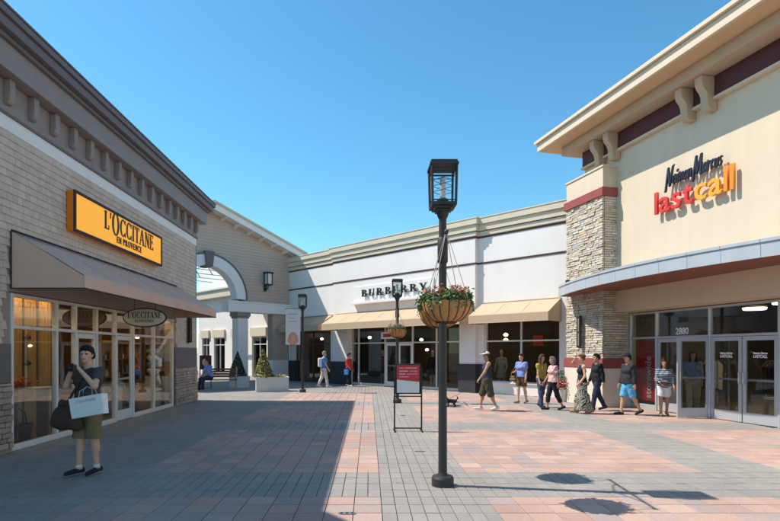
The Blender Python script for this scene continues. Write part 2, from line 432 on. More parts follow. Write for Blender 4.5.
def font_mesh(txt, size, depth, offset=0.0, shear=0.0, bev=0.0, spacing=1.0):
    cu = bpy.data.curves.new('t', 'FONT'); cu.body = txt; cu.size = size; cu.extrude = depth / 2; cu.offset = offset; cu.shear = shear
    cu.bevel_depth = bev; cu.space_character = spacing; cu.resolution_u = 3
    ob = bpy.data.objects.new('t', cu); COL.objects.link(ob)
    dg = bpy.context.evaluated_depsgraph_get(); dg.update()
    me = bpy.data.meshes.new_from_object(ob.evaluated_get(dg))
    bpy.data.objects.remove(ob); bpy.data.curves.remove(cu)
    # stand it up: font xy -> local xz, facing -y
    co = np.zeros(len(me.vertices) * 3); me.vertices.foreach_get('co', co); co = co.reshape(-1, 3)
    co = np.stack([co[:, 0], -co[:, 2], co[:, 1]], 1)
    me.vertices.foreach_set('co', co.ravel()); me.update()
    me.materials.clear()
    return me, (co[:, 0].min() if len(co) else 0), (co[:, 0].max() if len(co) else 0)

# ================================================================== GROUND
U = 0.305
ground = MB().box(-400, 400, -300, 500, -0.6, -0.03).build('ground', 'asphalt'); tag(ground, None, None, kind='structure')
paving = MB().box(-18, 12, 1.2, 46, -0.05, -0.014).build('plaza_paving', 'paver_bed'); tag(paving, None, None, kind='structure')
NLOC, NANG = (8.88, 12.28), -76.39
def n_local(X, Y):
    a = R(NANG); dx, dy = X - NLOC[0], Y - NLOC[1]
    return dx * math.cos(a) + dy * math.sin(a), -dx * math.sin(a) + dy * math.cos(a)
XE = [(-3.215, 0.14), (1.36, 4.715), (5.935, 9.29)]
ZE = [(2.12, 6.085), (7.305, 11.27), (12.49, 16.455), (17.675, 21.64)]
def is_red(x, z):
    return any(a < x < b for a, b in XE) and any(a < z < b for a, b in ZE)
tiles = []
i0, i1 = int(math.floor((-16 - 0.14) / U)), int((11.5 - 0.14) / U)
j0, j1 = int((1.6 - 2.12) / U), int((44 - 2.12) / U)
for j in range(j0, j1):
    z = 2.12 + (j + 0.5) * U
    for i in range(i0, i1):
        x = 0.14 + (i + 0.5) * U
        if z < 18.25 and x < -6.05 - U / 2: continue
        if x + z > 26.0 and x > -5.4: continue
        if x + z > 28.5: continue
        nx, ny = n_local(x, z)
        if ny > 0.12: continue
        if is_red(x, z): tiles.append((x, z, U, U, 0))
        else:
            tiles.append((x - U / 4, z, U / 2, U, 1)); tiles.append((x + U / 4, z, U / 2, U, 1))
def vis(t):
    px = 369 + 520 * t[0] / t[1]
    return t[1] > 4.95 and -15 < px < 795
near = sorted([t for t in tiles if vis(t)], key=lambda t: -(t[2] / t[1]) * (1.0 / t[1]))
near_set = near[:300]; ns = set((t[0], t[1]) for t in near_set)
GAP = 0.004
def paver_geom(w, d):
    a, b = w / 2 - GAP, d / 2 - GAP * 1.7; c = 0.003
    return ([(-a, -b, -0.04), (a, -b, -0.04), (a, b, -0.04), (-a, b, -0.04), (-a, -b, -c), (a, -b, -c), (a, b, -c), (-a, b, -c),
             (-a + c, -b + c, 0), (a - c, -b + c, 0), (a - c, b - c, 0), (-a + c, b - c, 0)],
            [(0, 1, 5, 4), (1, 2, 6, 5), (2, 3, 7, 6), (3, 0, 4, 7), (4, 5, 9, 8), (5, 6, 10, 9), (6, 7, 11, 10), (7, 4, 8, 11), (8, 9, 10, 11)])
pm = {}
for k, (w, nm) in enumerate(((U, 'paver_red'), (U / 2, 'paver_grey'))):
    v, f = paver_geom(w, U)
    me = bpy.data.meshes.new(nm); me.from_pydata(v, [], f); me.materials.append(M[nm]); pm[k] = me
for t in near_set:
    o = bpy.data.objects.new('paver', pm[t[4]]); link(o, paving)
    o.location = (t[0], t[1], random.uniform(-0.0012, 0.0012))
    o.rotation_euler = (random.gauss(0, 0.002), random.gauss(0, 0.002), random.gauss(0, 0.004))
for k, nm in ((0, 'paver_red'), (1, 'paver_grey')):
    sel = [t for t in tiles if t[4] == k and (t[0], t[1]) not in ns]
    v, f = paver_geom(U if k == 0 else U / 2, U); v = np.array(v); f = np.array(f)
    n = len(sel)
    ctr = np.array([(t[0], t[1], random.uniform(-0.0012, 0.0012)) for t in sel])
    V = (v[None] + ctr[:, None]).reshape(-1, 3)
    tilt = rng.normal(0, 0.002, (n, 2))
    V[:, 2] += ((v[None, :, 0] * tilt[:, :1] + v[None, :, 1] * tilt[:, 1:]).reshape(-1))
    Fc = (f[None] + (np.arange(n) * len(v))[:, None, None]).reshape(-1, 4)
    me = bpy.data.meshes.new('pavers'); me.from_pydata(V.tolist(), [], Fc.tolist())
    o = mesh_obj('distant_pavers', me, nm, paving); o['kind'] = 'stuff'
# drain covers set in the paving
def drain(px, py, w, d, label):
    Y = 884 / (py - 351.5); X = at(px, Y)
    e = empty('drain_cover', (X, Y, 0), 0, label, 'drain cover')
    n = 16
    pts = [(math.copysign(w / 2 - d / 2, math.cos(2 * math.pi * (k + .5) / n)) + d / 2 * math.cos(2 * math.pi * (k + .5) / n), d / 2 * math.sin(2 * math.pi * (k + .5) / n)) for k in range(n)]
    MB().prism(pts, 'z', 0.0, 0.006).build('cover_plate', 'drain_metal', e)
    for k in range(3):
        box('slot', e, 'black_paint', -w * .3 + k * w * .3 - .012, -w * .3 + k * w * .3 + .012, -d * .3, d * .3, 0.0055, 0.0075, 0)
drain(347, 513.5, .19, .085, 'rounded metal drain cover in the pink paving at the shadow edge')
drain(420, 451.5, .19, .07, 'dark drain cover in the grey strip beside the lamp with red baskets')
drain(403, 415.5, .17, .07, 'small drain cover under the sign stand')

# ================================================================== pieces laid on walls
def stone_unit(seed):
    r_ = random.Random(seed)
    bm = bmesh.new(); bmesh.ops.create_cube(bm, size=1.0)
    for v in bm.verts:
        if v.co.y < 0:
            v.co.y -= r_.uniform(-.14, .14)
        v.co.x += r_.uniform(-.035, .035); v.co.z += r_.uniform(-.06, .06)
    bmesh.ops.bevel(bm, geom=list(bm.edges), offset=0.05, segments=1, affect='EDGES')
    me = bpy.data.meshes.new('stone'); bm.to_mesh(me); bm.free()
    return me
STONES = {}
def stone_meshes(m):
    if m not in STONES:
        STONES[m] = []
        for s in range(7):
            me = stone_unit(s * 13 + 5); me.materials.append(M[m]); STONES[m].append(me)
    return STONES[m]
def lay_stones(parent, m, faces, hrow=(0.06, 0.105), wrange=(0.12, 0.42), limit=300, seed=1):
    """faces: list of (origin, along, outward, width, z0, z1)"""
    r_ = random.Random(seed); items = []
    for (org, al, outw, width, z0, z1) in faces:
        org, al, outw = Vector(org), Vector(al), Vector(outw)
        z = z0
        while z < z1 - 0.02:
            h = min(r_.uniform(*hrow), z1 - z)
            if z1 - z - h < 0.035: h = z1 - z
            x = 0.0
            while x < width - 0.01:
                w = min(r_.uniform(*wrange), width - x)
                if width - x - w < 0.08: w = width - x
                dep = r_.uniform(0.05, 0.085)
                c = org + al * (x + w / 2) + Vector((0, 0, z + h / 2)) + outw * (dep / 2 - 0.02)
                yaw = math.atan2(al.y, al.x)
                items.append((c, yaw, w - 0.012, dep, h - 0.012, r_.randrange(7)))
                x += w
            z += h
    items.sort(key=lambda q: -q[2] * q[4])
    mes = stone_meshes(m)
    for (c, yaw, w, d, h, k) in items[:limit]:
        o = bpy.data.objects.new('stone', mes[k]); link(o, parent); o.location = c; o.rotation_euler = (0, 0, yaw); o.scale = (w, d, h)
    if len(items) > limit:
        mb = MB()
        for (c, yaw, w, d, h, k) in items[limit:]:
            T = Matrix.Translation(c) @ Matrix.Rotation(yaw, 4, 'Z') @ Matrix.Diagonal((w, d, h, 1))
            mb.add([T @ v.co for v in mes[k].vertices], [tuple(p.vertices) for p in mes[k].polygons])
        o = mb.build('small_stones', m, parent); o['kind'] = 'stuff'

def pane(root, x0, x1, y, z0, z1, m='glass', name='glass_pane'):
    return MB().box(x0, x1, y - 0.004, y + 0.004, z0, z1).build(name, m, root)
def storefront(root, xs, z0, zt, z1, y, mf, mg, w=0.06, dep=0.10, skip=(), tops=None, sill=0.10):
    """vertical members at xs, transom at zt; skip: bays below the transom left open for doors"""
    for x in xs:
        box('mullion', root, mf, x - w / 2, x + w / 2, y - dep / 2, y + dep / 2, z0, z1)
    for i in range(len(xs) - 1):
        a, b = xs[i] + w / 2, xs[i + 1] - w / 2
        box('transom_bar', root, mf, a, b, y - dep / 2 + .004, y + dep / 2 - .004, zt - w / 2, zt + w / 2)
        box('head_rail', root, mf, a, b, y - dep / 2 + .004, y + dep / 2 - .004, z1 - w, z1)
        pane(root, a - .01, b + .01, y, zt + w / 2, z1 - w, mg)
        if i not in skip:
            box('sill_rail', root, mf, a, b, y - dep / 2 + .004, y + dep / 2 - .004, z0, z0 + sill)
            pane(root, a - .01, b + .01, y, z0 + sill, zt - w / 2, mg)
def door(root, xh, wid, y, z0, z1, mf, mg, ang=0.0, flip=1, bar=True, handle_out=True):
    """leaf hinged at xh, reaching flip*wid along local x; ang opens it outwards (towards -y)"""
    st = 0.085
    s = lambda a, b: (min(a * flip, b * flip), max(a * flip, b * flip))
    mb = MB()
    for a, b, c, d in ((0, st, z0, z1), (wid - st, wid, z0, z1), (st, wid - st, z0, z0 + .24), (st, wid - st, z1 - .10, z1)):
        p, q = s(a, b); mb.box(p, q, -.022, .022, c, d)
    leaf = mb.build('door', mf, root)
    leaf.location = (xh, y, 0); leaf.rotation_euler = (0, 0, R(ang) * flip * -1)
    p, q = s(st - .01, wid - st + .01)
    pane(leaf, p, q, 0, z0 + .23, z1 - .09, mg)
    if bar:
        p, q = s(st, wid - st); box('push_bar', leaf, mf, p, q, .0245, .05, 1.0, 1.05)
    xx = (wid - st / 2) * flip
    for side in (-1, 1):
        MB().tube([(xx, side * .02, .92), (xx, side * .07, .94), (xx, side * .07, 1.2), (xx, side * .02, 1.22)], .012, 6).build('handle', 'chrome', leaf)
    return leaf
def awning(root, x0, x1, p, q, zw, zf, zb, m, trim, name='awning'):
    """sloping canvas from the wall (y=-p, zw) to the front (y=-(p+q), zf) with a valance down to zb"""
    th = 0.02
    y0, y1 = -p, -(p + q)
    nx_, ny_ = max(24, int((x1 - x0) * 8)), 6; ribs = max(2, round((x1 - x0) / 1.25)); gv = []; gf = []
    for layer in (0, 1):
        for i_ in range(nx_ + 1):
            for j_ in range(ny_ + 1):
                u_, v_ = i_ / nx_, j_ / ny_
                sag = -.022 * math.sin(math.pi * v_) * abs(math.sin(math.pi * u_ * ribs)) ** .6 + .004 * math.sin(i_ * 1.7 + j_ * 2.3) * math.sin(math.pi * v_)
                gv.append((x0 + (x1 - x0) * u_, y0 + (y1 - y0) * v_, zw + (zf - zw) * v_ + sag - layer * th))
    off_ = (nx_ + 1) * (ny_ + 1); ix = lambda i_, j_, l_: l_ * off_ + i_ * (ny_ + 1) + j_
    for i_ in range(nx_):
        for j_ in range(ny_):
            gf += [(ix(i_, j_, 0), ix(i_, j_ + 1, 0), ix(i_ + 1, j_ + 1, 0), ix(i_ + 1, j_, 0)), (ix(i_, j_, 1), ix(i_ + 1, j_, 1), ix(i_ + 1, j_ + 1, 1), ix(i_, j_ + 1, 1))]
        gf += [(ix(i_, 0, 0), ix(i_ + 1, 0, 0), ix(i_ + 1, 0, 1), ix(i_, 0, 1)), (ix(i_, ny_, 0), ix(i_, ny_, 1), ix(i_ + 1, ny_, 1), ix(i_ + 1, ny_, 0))]
    a = MB().add(gv, gf, True).build(name, m, root)
    for q in range(1, ribs):
        xr = x0 + (x1 - x0) * q / ribs
        MB().prism([(y0, zw + .002), (y1, zf + .002), (y1, zf + .0045), (y0, zw + .0045)], 'x', xr - .012, xr + .012).build('seam', m, a)
    MB().box(x0, x1, y1 - .004, y1 + th - .004, zb, zf - .001).build('valance', m, a)
    for x, s in ((x0, 1), (x1, -1)):
        MB().prism([(y0, zb), (y0, zw - .004), (y1 + th, zf - .004), (y1 + th, zb)], 'x', x + s * .002, x + s * (th + .002)).build('side_panel', m, a)
    MB().tube([(x0, y1, zb), (x1, y1, zb)], .014, 6).build('front_bar', trim, a)
    MB().tube([(x0, y0 - .01, zw + .01), (x1, y0 - .01, zw + .01)], .016, 6).build('wall_bar', trim, a)
    for x in (x0, x1):
        MB().tube([(x, y0 - .01, zb), (x, y1, zb)], .012, 6).build('side_bar', trim, a)
        MB().tube([(x, y0 - .012, zb), (x, y0 - .012, zw)], .016, 6).build('wall_post', trim, a)
    return a
def room(root, x0, x1, y0, y1, zc, mw, mfl, mc):
    box('interior_floor', root, mfl, x0, x1, y0, y1, -0.02, 0.012, 0)
    box('interior_ceiling', root, mc, x0, x1, y0, y1, zc, zc + .1, 0)
    box('interior_back_wall', root, mw, x0, x1, y1, y1 + .1, 0, zc, 0)
    box('interior_side_wall', root, mw, x0 - .1, x0, y0, y1 + .1, 0, zc, 0)
    box('interior_side_wall', root, mw, x1, x1 + .1, y0, y1 + .1, 0, zc, 0)

# ================================================================== LEFT SHOP (shingled)
LS = empty('shingled_shop', (-6.08, 0, 0), 90, 'grey shingled shop with bracketed dark cornice and brown awning', 'building')
box('wall', LS, 'shingle_back', 1.0, 8.78, 0, .28, 0, 5.4, 0)
box('wall', LS, 'shingle_back', 8.78, 16.17, 0, .28, 2.72, 5.4, 0)
box('wall', LS, 'shingle_back', 16.17, 18.2, 0, .28, 0, 5.4, 0)
box('end_wall', LS, 'shingle_back', 17.95, 18.2, .28, 11, 0, 6.2, 0)
box('back_wall', LS, 'shingle_back', 1.0, 17.95, 10.8, 11, 0, 6.2, 0)
box('near_wall', LS, 'shingle_back', 1.0, 1.2, .28, 10.8, 0, 6.2, 0)
box('roof', LS, 'asphalt', 1.0, 18.2, .28, 11, 6.2, 6.3, 0)
box('white_band', LS, 'white_paint', 1.0, 18.23, -.03, .3, 5.4, 5.66)
box('lower_frieze', LS, 'slate_light', 1.0, 18.245, -.045, .3, 5.665, 6.21)
box('frieze_ledge', LS, 'slate_paint', 1.0, 18.27, -.07, .3, 5.64, 5.69)
box('upper_frieze', LS, 'slate_light', 1.0, 18.51, -.31, 11, 6.21, 6.66)
box('soffit_moulding', LS, 'slate_paint', 1.0, 18.60, -.39, 11, 6.63, 6.70)
box('fascia', LS, 'slate_paint', 1.0, 18.70, -.50, 11, 6.705, 6.86)
box('cornice_crown', LS, 'slate_paint', 1.0, 18.74, -.555, 11, 6.865, 6.97)
box('cornice_cap', LS, 'slate_paint', 1.0, 18.76, -.575, 11, 6.975, 7.01)
MB().prism([(1.0, 7.0), (6.35, 7.0), (5.1, 8.6), (1.0, 8.6)], 'y', -.57, 1.5).build('raised_parapet', 'slate_paint', LS)
k = 0; x = 18.02
br0 = None
while x > 5.5:
    if br0 is None:
        br0 = MB().prism([(-.045, 6.205), (-.165, 6.205), (-.165, 5.92), (-.15, 5.85), (-.12, 5.81), (-.045, 5.80)], 'x', -.068, .068).build('bracket', 'slate_light', LS, bevel=.008)
        br0.location.x = x
    else:
        b = br0.copy(); COL.objects.link(b); b.location.x = x
    x -= 0.625
# shingles
SH, SW = 0.128, 0.17
shp = []
r_ = random.Random(3)
row = 0; z = 5.4 - SH
while z > 1.75:
    x = 6.0 - r_.uniform(0, SW)
    while x < 18.2:
        w = r_.uniform(.11, .22)
        x2 = min(x + w, 18.2)
        if 18.2 - x2 < 0.05: x2 = 18.2
        mid = (x + x2) / 2
        hidden = (8.72 < x2 and x < 16.22 and z < 2.74) or (8.9 < x2 and x < 16.25 and z < 3.60)
        if not hidden and not (8.7 < x2 and x < 8.8 and z < 2.7):
            shp.append((x, x2, z))
        x = x2
    z -= SH; row += 1
def shingle_verts(x0, x1, z, j):
    a, b = x0 + .003, x1 - .003
    return [(a, -.004, z + SH + .02), (b, -.004, z + SH + .02), (b, 0, z + SH + .02), (a, 0, z + SH + .02), (a, -.026 - j, z), (b, -.026 - j, z), (b, 0, z), (a, 0, z)]
SHF = [(0, 1, 5, 4), (4, 5, 6, 7), (0, 4, 7, 3), (1, 2, 6, 5), (0, 3, 2, 1)]
def sh_size(s): return (s[1] - s[0]) / max(((s[0] + s[1]) / 2), 8.0) ** 2 if (s[0] > 8.4 and (s[0] < 18.3)) else 0
shp.sort(key=lambda s: -sh_size(s))
rest = MB()
for i, s in enumerate(shp):
    v = shingle_verts(*s, r_.uniform(0, .006))
    if i < 300: MB().add(v, SHF).build('shingle', 'shingle', LS)
    else: rest.add(v, SHF)
o = rest.build('smaller_shingles', 'shingle', LS); o['kind'] = 'stuff'
box('corner_board', LS, 'shingle_back', 18.2, 18.24, -.035, .1, 1.83, 5.4)
# grey panels and ledge-stone plinths either side of the shop window
for (a, b, sd) in ((6.2, 8.76, 4), (16.2, 18.24, 5)):
    box('grey_panel', LS, 'slate_paint', a, b, -.05, 0, 1.17, 1.83)
    core = box('stone_plinth', LS, 'mortar', a, b, -.03, 0, 0, 1.17, 0)
    lay_stones(core, 'ledge_stone_pink', [((a, -.03, 0), (1, 0, 0), (0, -1, 0), b - a, 0, 1.17)], (.07, .12), (.14, .40), 150, sd)
storefront(LS, [8.85, 10.13, 10.78], 0.0, 2.12, 2.70, .03, 'white_alu', 'glass')
storefront(LS, [11.62, 12.48], 0.0, 2.12, 2.70, .03, 'white_alu', 'glass')
storefront(LS, [13.42, 14.72, 16.12], 0.0, 2.12, 2.70, .03, 'white_alu', 'glass')
for a, b in ((10.81, 11.59), (12.51, 13.39)):
    box('transom_bar', LS, 'white_alu', a, b, -.01, .07, 2.09, 2.15)
    box('head_rail', LS, 'white_alu', a, b, -.01, .07, 2.64, 2.70)
    pane(LS, a, b, .03, 2.15, 2.64)
door(LS, 10.82, .76, .03, 0.02, 2.08, 'white_alu', 'glass', 0, 1)
door(LS, 13.38, .86, .03, 0.02, 2.08, 'white_alu', 'glass', 0, -1)
awning(LS, 8.79, 16.35, .02, 1.25, 3.75, 2.99, 2.77, 'awning_brown', 'awning_trim')
room(LS, 8.4, 17.75, .3, 4.2, 3.1, 'interior_wood', 'floor_wood', 'interior_cream')
# yellow box sign
SG = empty('yellow_box_sign', (-6.08, 10.4, 4.12), 90, 'yellow illuminated box sign with black serif lettering above brown awning', 'sign')
box('sign_box', SG, 'sign_orange', 0, 4.4, -.17, -.03, 0, .82)
box('sign_face', SG, 'sign_yellow', .05, 4.35, -.178, -.172, .05, .77, 0)
for (a, b, c, d) in ((0, 4.4, .77, .83), (0, 4.4, -.01, .05), (0, .06, .05, .77), (4.34, 4.4, .05, .77)):
    box('sign_frame', SG, 'awning_trim', a, b, -.20, -.16, c, d, .004)
for xx in (.5, 2.2, 3.9):
    box('mounting_bracket', SG, 'dark_alu', xx, xx + .08, -.03, 0, .3, .5, 0)
h1 = .40; wd = serif_width("L'OCCITANE", h1, .62, .07)
sx = .62 * 2.78 / wd
xx = 1.18
for i, c in enumerate("L'OCCITANE"):
    hh = h1 * (1.28 if c == 'O' else 1.0)
    polys, w = serif_glyph(c)
    o = glyph_mesh(polys, hh, .012, sx * (0.9 if c == 'O' else 1)).build('letter', 'black_paint', SG)
    o.location = (xx, -.178, .335 - (.05 if c == 'O' else 0)); xx += (w * sx * (.9 if c == 'O' else 1) + .05) * hh
serif_line('EN PROVENCE', 1.75, .13, .15, -.178, .012, 'black_paint', SG, .95, .08)
# oval blade sign under the awning
OV = empty('oval_blade_sign', (-5.39, 12.5, 0), 0, 'cream oval hanging sign with dark rim under brown awning edge', 'sign')
n = 40
def oval(rx, rz): return [(rx * math.cos(2 * math.pi * k / n), 2.515 + rz * math.sin(2 * math.pi * k / n)) for k in range(n)]
MB().prism(oval(.53, .235), 'y', -.02, .02).build('rim', 'awning_trim', OV)
MB().prism(oval(.50, .205), 'y', -.026, .026).build('panel', 'cream_panel', OV)
wd = serif_width("L'OCCITANE", .15, .8, .06)
serif_line("L'OCCITANE", -.40, 2.50, .15, -.026, .004, 'black_paint', OV, .8 * .80 / wd, .06)
wd = serif_width('EN PROVENCE', .065, .8, .08)
serif_line('EN PROVENCE', -.23, 2.40, .065, -.026, .004, 'black_paint', OV, .8 * .46 / wd, .08)
for s in (-.25, .25):
    MB().tube([(s, 0, 2.70), (s, 0, 3.1)], .008, 5).build('hanger_rod', 'awning_trim', OV)
# slim wall sconces
def sconce(loc, rz, label, h=.86):
    e = empty('wall_sconce', loc, rz, label, 'wall light')
    box('back_plate', e, 'lamp_metal', -.05, .05, -.03, 0, 0, h)
    box('diffuser', e, 'sconce_glass', -.045, .045, -.10, -.032, .08, h - .08)
    for xx in (-.06, .06):
        box('side_rail', e, 'lamp_metal', xx - .012, xx + .012, -.115, -.03, 0.02, h - .02, .003)
    for zz in (.05, h * .5, h - .05):
        box('cross_band', e, 'lamp_metal', -.048, .048, -.118, -.102, zz - .015, zz + .015, .003)
    return e
sconce((-6.04, 17.35, 1.98), 90, 'tall slim black wall light above grey panel of shingled shop')

# ================================================================== WHITE STUCCO SHOP (angled)
BS = empty('white_stucco_shop', (-4.7, 30.6, 0), -45, 'long white stucco shop with khaki cornice and sand awnings', 'building')
ZH = 2.95
box('upper_wall', BS, 'stucco_white', 0, 4.15, 0, .3, ZH, 6.9, 0)
box('upper_wall', BS, 'stucco_white', 4.15, 13.0, -.2, .3, ZH, 6.9, .01)
box('upper_wall', BS, 'stucco_white', 13.0, 18.2, 0, .3, ZH, 6.9, 0)
for (a, b, p) in ((0, .62, 0), (3.72, 3.99, 0), (3.99, 5.25, .2), (12.2, 13.0, .2), (13.0, 13.28, 0), (16.48, 18.2, 0)):
    box('pilaster', BS, 'stucco_white', a, b, -p, .3, 1.18 if a < 16 else 0, ZH, 0.006)
    if a < 16: box('pilaster_base', BS, 'pilaster_base', a - (.03 if p else 0), b + (.03 if p else 0), -p - .05, .3, 0, 1.18)
for (a, b, p, l, r2) in ((0, 4.15, 0, 0, 0), (4.15, 13.0, .2, 1, 1), (13.0, 18.2, 0, 0, 0)):
    for nm, z0, z1, pr, m in (('cornice_fascia', 6.89, 7.12, .16, 'stucco_khaki'), ('cornice_step', 6.63, 6.86, .10, 'stucco_khaki'),
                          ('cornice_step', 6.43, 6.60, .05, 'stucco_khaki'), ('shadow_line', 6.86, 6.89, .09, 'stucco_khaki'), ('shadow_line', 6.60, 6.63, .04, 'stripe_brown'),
                          ('stripe', 6.34, 6.41, .02, 'stripe_brown'), ('stripe', 5.27, 5.345, .02, 'stripe_brown')):
        box(nm, BS, m, a - l * pr, b + r2 * pr, -(p + pr), .3 if not l else -.005, z0, z1, .004)
    box('cornice_cap', BS, 'stucco_khaki', a - l * .18, b + r2 * .18, -(p + .18), .3 if not l else -.005, 7.12, 7.16, .004)
box('roof', BS, 'asphalt', 0, 18.2, .3, 9, 6.5, 6.6, 0)
box('back_wall', BS, 'stucco_white', 0, 18.2, 8.8, 9, 0, 6.5, 0)
box('end_wall', BS, 'stucco_white', 0, .2, .3, 8.8, 0, 6.5, 0)
box('end_wall', BS, 'stucco_white', 18.0, 18.2, .3, 8.8, 0, 6.5, 0)
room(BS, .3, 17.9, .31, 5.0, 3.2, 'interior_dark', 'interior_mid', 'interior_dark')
storefront(BS, [.65, 2.14, 3.69], 0, 2.12, 2.94, .12, 'dark_alu', 'glass_dark', sill=.12)
storefront(BS, [5.28, 5.80, 7.66], 0, 2.12, 2.94, .12, 'white_alu', 'glass_dark', sill=.12)
storefront(BS, [9.40, 10.78, 12.17], 0, 2.12, 2.94, .12, 'white_alu', 'glass_dark', sill=.12)
box('transom_bar', BS, 'white_alu', 7.69, 9.37, .07, .17, 2.09, 2.15); box('head_rail', BS, 'white_alu', 7.69, 9.37, .07, .17, 2.88, 2.94)
pane(BS, 7.69, 9.37, .12, 2.15, 2.88, 'glass_dark')
door(BS, 7.70, .82, .12, .02, 2.08, 'white_alu', 'glass_dark', 0, 1); door(BS, 9.36, .82, .12, .02, 2.08, 'white_alu', 'glass_dark', 0, -1)
storefront(BS, [13.31, 14.89, 16.45], .45, 2.12, 2.94, .12, 'white_alu', 'glass_dark', sill=.07)
box('low_wall', BS, 'stucco_white', 13.28, 16.48, .02, .22, 0, .44); box('window_sill', BS, 'white_paint', 13.29, 16.47, -.04, .06, .44, .475)
awning(BS, 4.42, 12.92, .2, 1.02, 3.66, 3.10, 2.80, 'awning_sand', 'awning_sand')
awning(BS, 13.22, 16.53, 0, 1.02, 3.66, 3.10, 2.80, 'awning_sand', 'awning_sand')
awning(BS, .40, 3.92, 0, 1.02, 3.66, 3.10, 2.80, 'awning_sand', 'awning_sand')
# raised lettering with its ledge
cB = math.cos(R(-45)); sB = math.sin(R(-45))
def bs_world(s, y, z=0): return (-4.7 + s * cB - y * sB, 30.6 + s * sB + y * cB, z)
SB = empty('raised_letter_sign', bs_world(5.8, -.2, 4.05), -45, 'white ledge sign with raised black serif capitals above sand awning', 'sign')
box('back_panel', SB, 'white_paint', 0, 5.1, -.05, 0, .12, .90)
box('ledge', SB, 'white_paint', 0, 5.1, -.24, 0, 0, .115)
wd = serif_width('BURBERRY', .34, 1.15, .30)
serif_line('BURBERRY', .66, .36, .34, -.12, .05, 'black_paint', SB, 1.15 * (4.25 - 8 * .3 * .34) / (wd - 8 * .3 * .34), .30)
for q in range(5):
    MB().tube([(.9 + q * .95, -.12, .40), (.9 + q * .95, -.05, .40)], .012, 5).build('standoff_pin', 'black_paint', SB)

# ================================================================== GABLED ARCHWAY
GA = empty('gabled_archway', (-8.35, 26.95, 0), 45, 'grey-brown siding gable with white arch over the walkway', 'archway')
zc, ri, ro = 4.53, 1.64, 2.20
def roof_u(s): return 8.98 - 0.318 * abs(s)
wall = MB()
for i in range(52):
    a = -5.2 + i * .2; b = a + .2; m_ = (a + b) / 2
    z0 = 4.40
    if abs(m_) < ro - .1: z0 = zc + math.sqrt((ro - .1) ** 2 - m_ * m_)
    if abs(m_) < ro - .1 or abs(m_) >= ro - .1:
        wall.prism([(a, z0), (b, z0), (b, roof_u(b) + .05), (a, roof_u(a) + .05)], 'y', .03, .34)
wall.build('wall', 'shingle_back', GA)
EXP = .165
for row in range(30):
    z0 = 4.40 + row * EXP; z1 = z0 + EXP + .02
    sr = (8.98 - z0 + .03) / .318
    if sr <= 0.1: break
    sr = min(sr, 5.2); sr2 = min((8.98 - z1 + .06) / .318, 5.2)
    zm = z0 + EXP * .5; half = math.sqrt(max(0, (ro - .03) ** 2 - (zm - zc) ** 2)) if zm - zc < ro - .03 else 0
    if zm < zc: half = ro - .03
    segs = [(-1, half), (1, half)] if half > 0 else [(0, 0)]
    for sg, hf in segs:
        if sg == 0: a0, a1, b0, b1 = -sr, sr, -max(sr2, .05), max(sr2, .05)
        elif sg == 1: a0, a1, b0, b1 = hf, sr, hf, sr2
        else: a0, a1, b0, b1 = -sr, -hf, -sr2, -hf
        MB().add([(a0, -.004, z0), (a1, -.004, z0), (b1, .022, z1), (b0, .022, z1), (a0, .03, z0), (a1, .03, z0), (b1, .03, z1), (b0, .03, z1)],
                 [(0, 1, 2, 3), (0, 4, 5, 1), (1, 5, 6, 2), (3, 7, 4, 0), (2, 6, 7, 3), (4, 7, 6, 5)]).build('siding_board', 'lap_siding', GA)
def ring(r0, r1, y0, y1, n=36, a0=0, a1=180):
    mb = MB()
    for i in range(n):
        t0, t1 = R(a0 + (a1 - a0) * i / n), R(a0 + (a1 - a0) * (i + 1) / n)
        P = lambda r_, t: (r_ * math.cos(t), zc + r_ * math.sin(t))
        q = [P(r0, t0), P(r1, t0), P(r1, t1), P(r0, t1)]
        vs_ = [(a, y0, b) for a, b in q] + [(a, y1, b) for a, b in q]
        mb.add(vs_, [(0, 1, 2, 3), (4, 7, 6, 5), (1, 5, 6, 2), (0, 3, 7, 4)])
    return mb
ring(ri, ro, -.10, .55).build('arch_trim', 'white_paint', GA)
ring(ro - .002, ro + .085, -.14, .05).build('arch_hood', 'slate_paint', GA)
MB().prism([(-.17, zc + 1.56), (.17, zc + 1.56), (.26, zc + 2.36), (-.26, zc + 2.36)], 'y', -.24, .57).build('keystone', 'slate_paint', GA, bevel=.015)
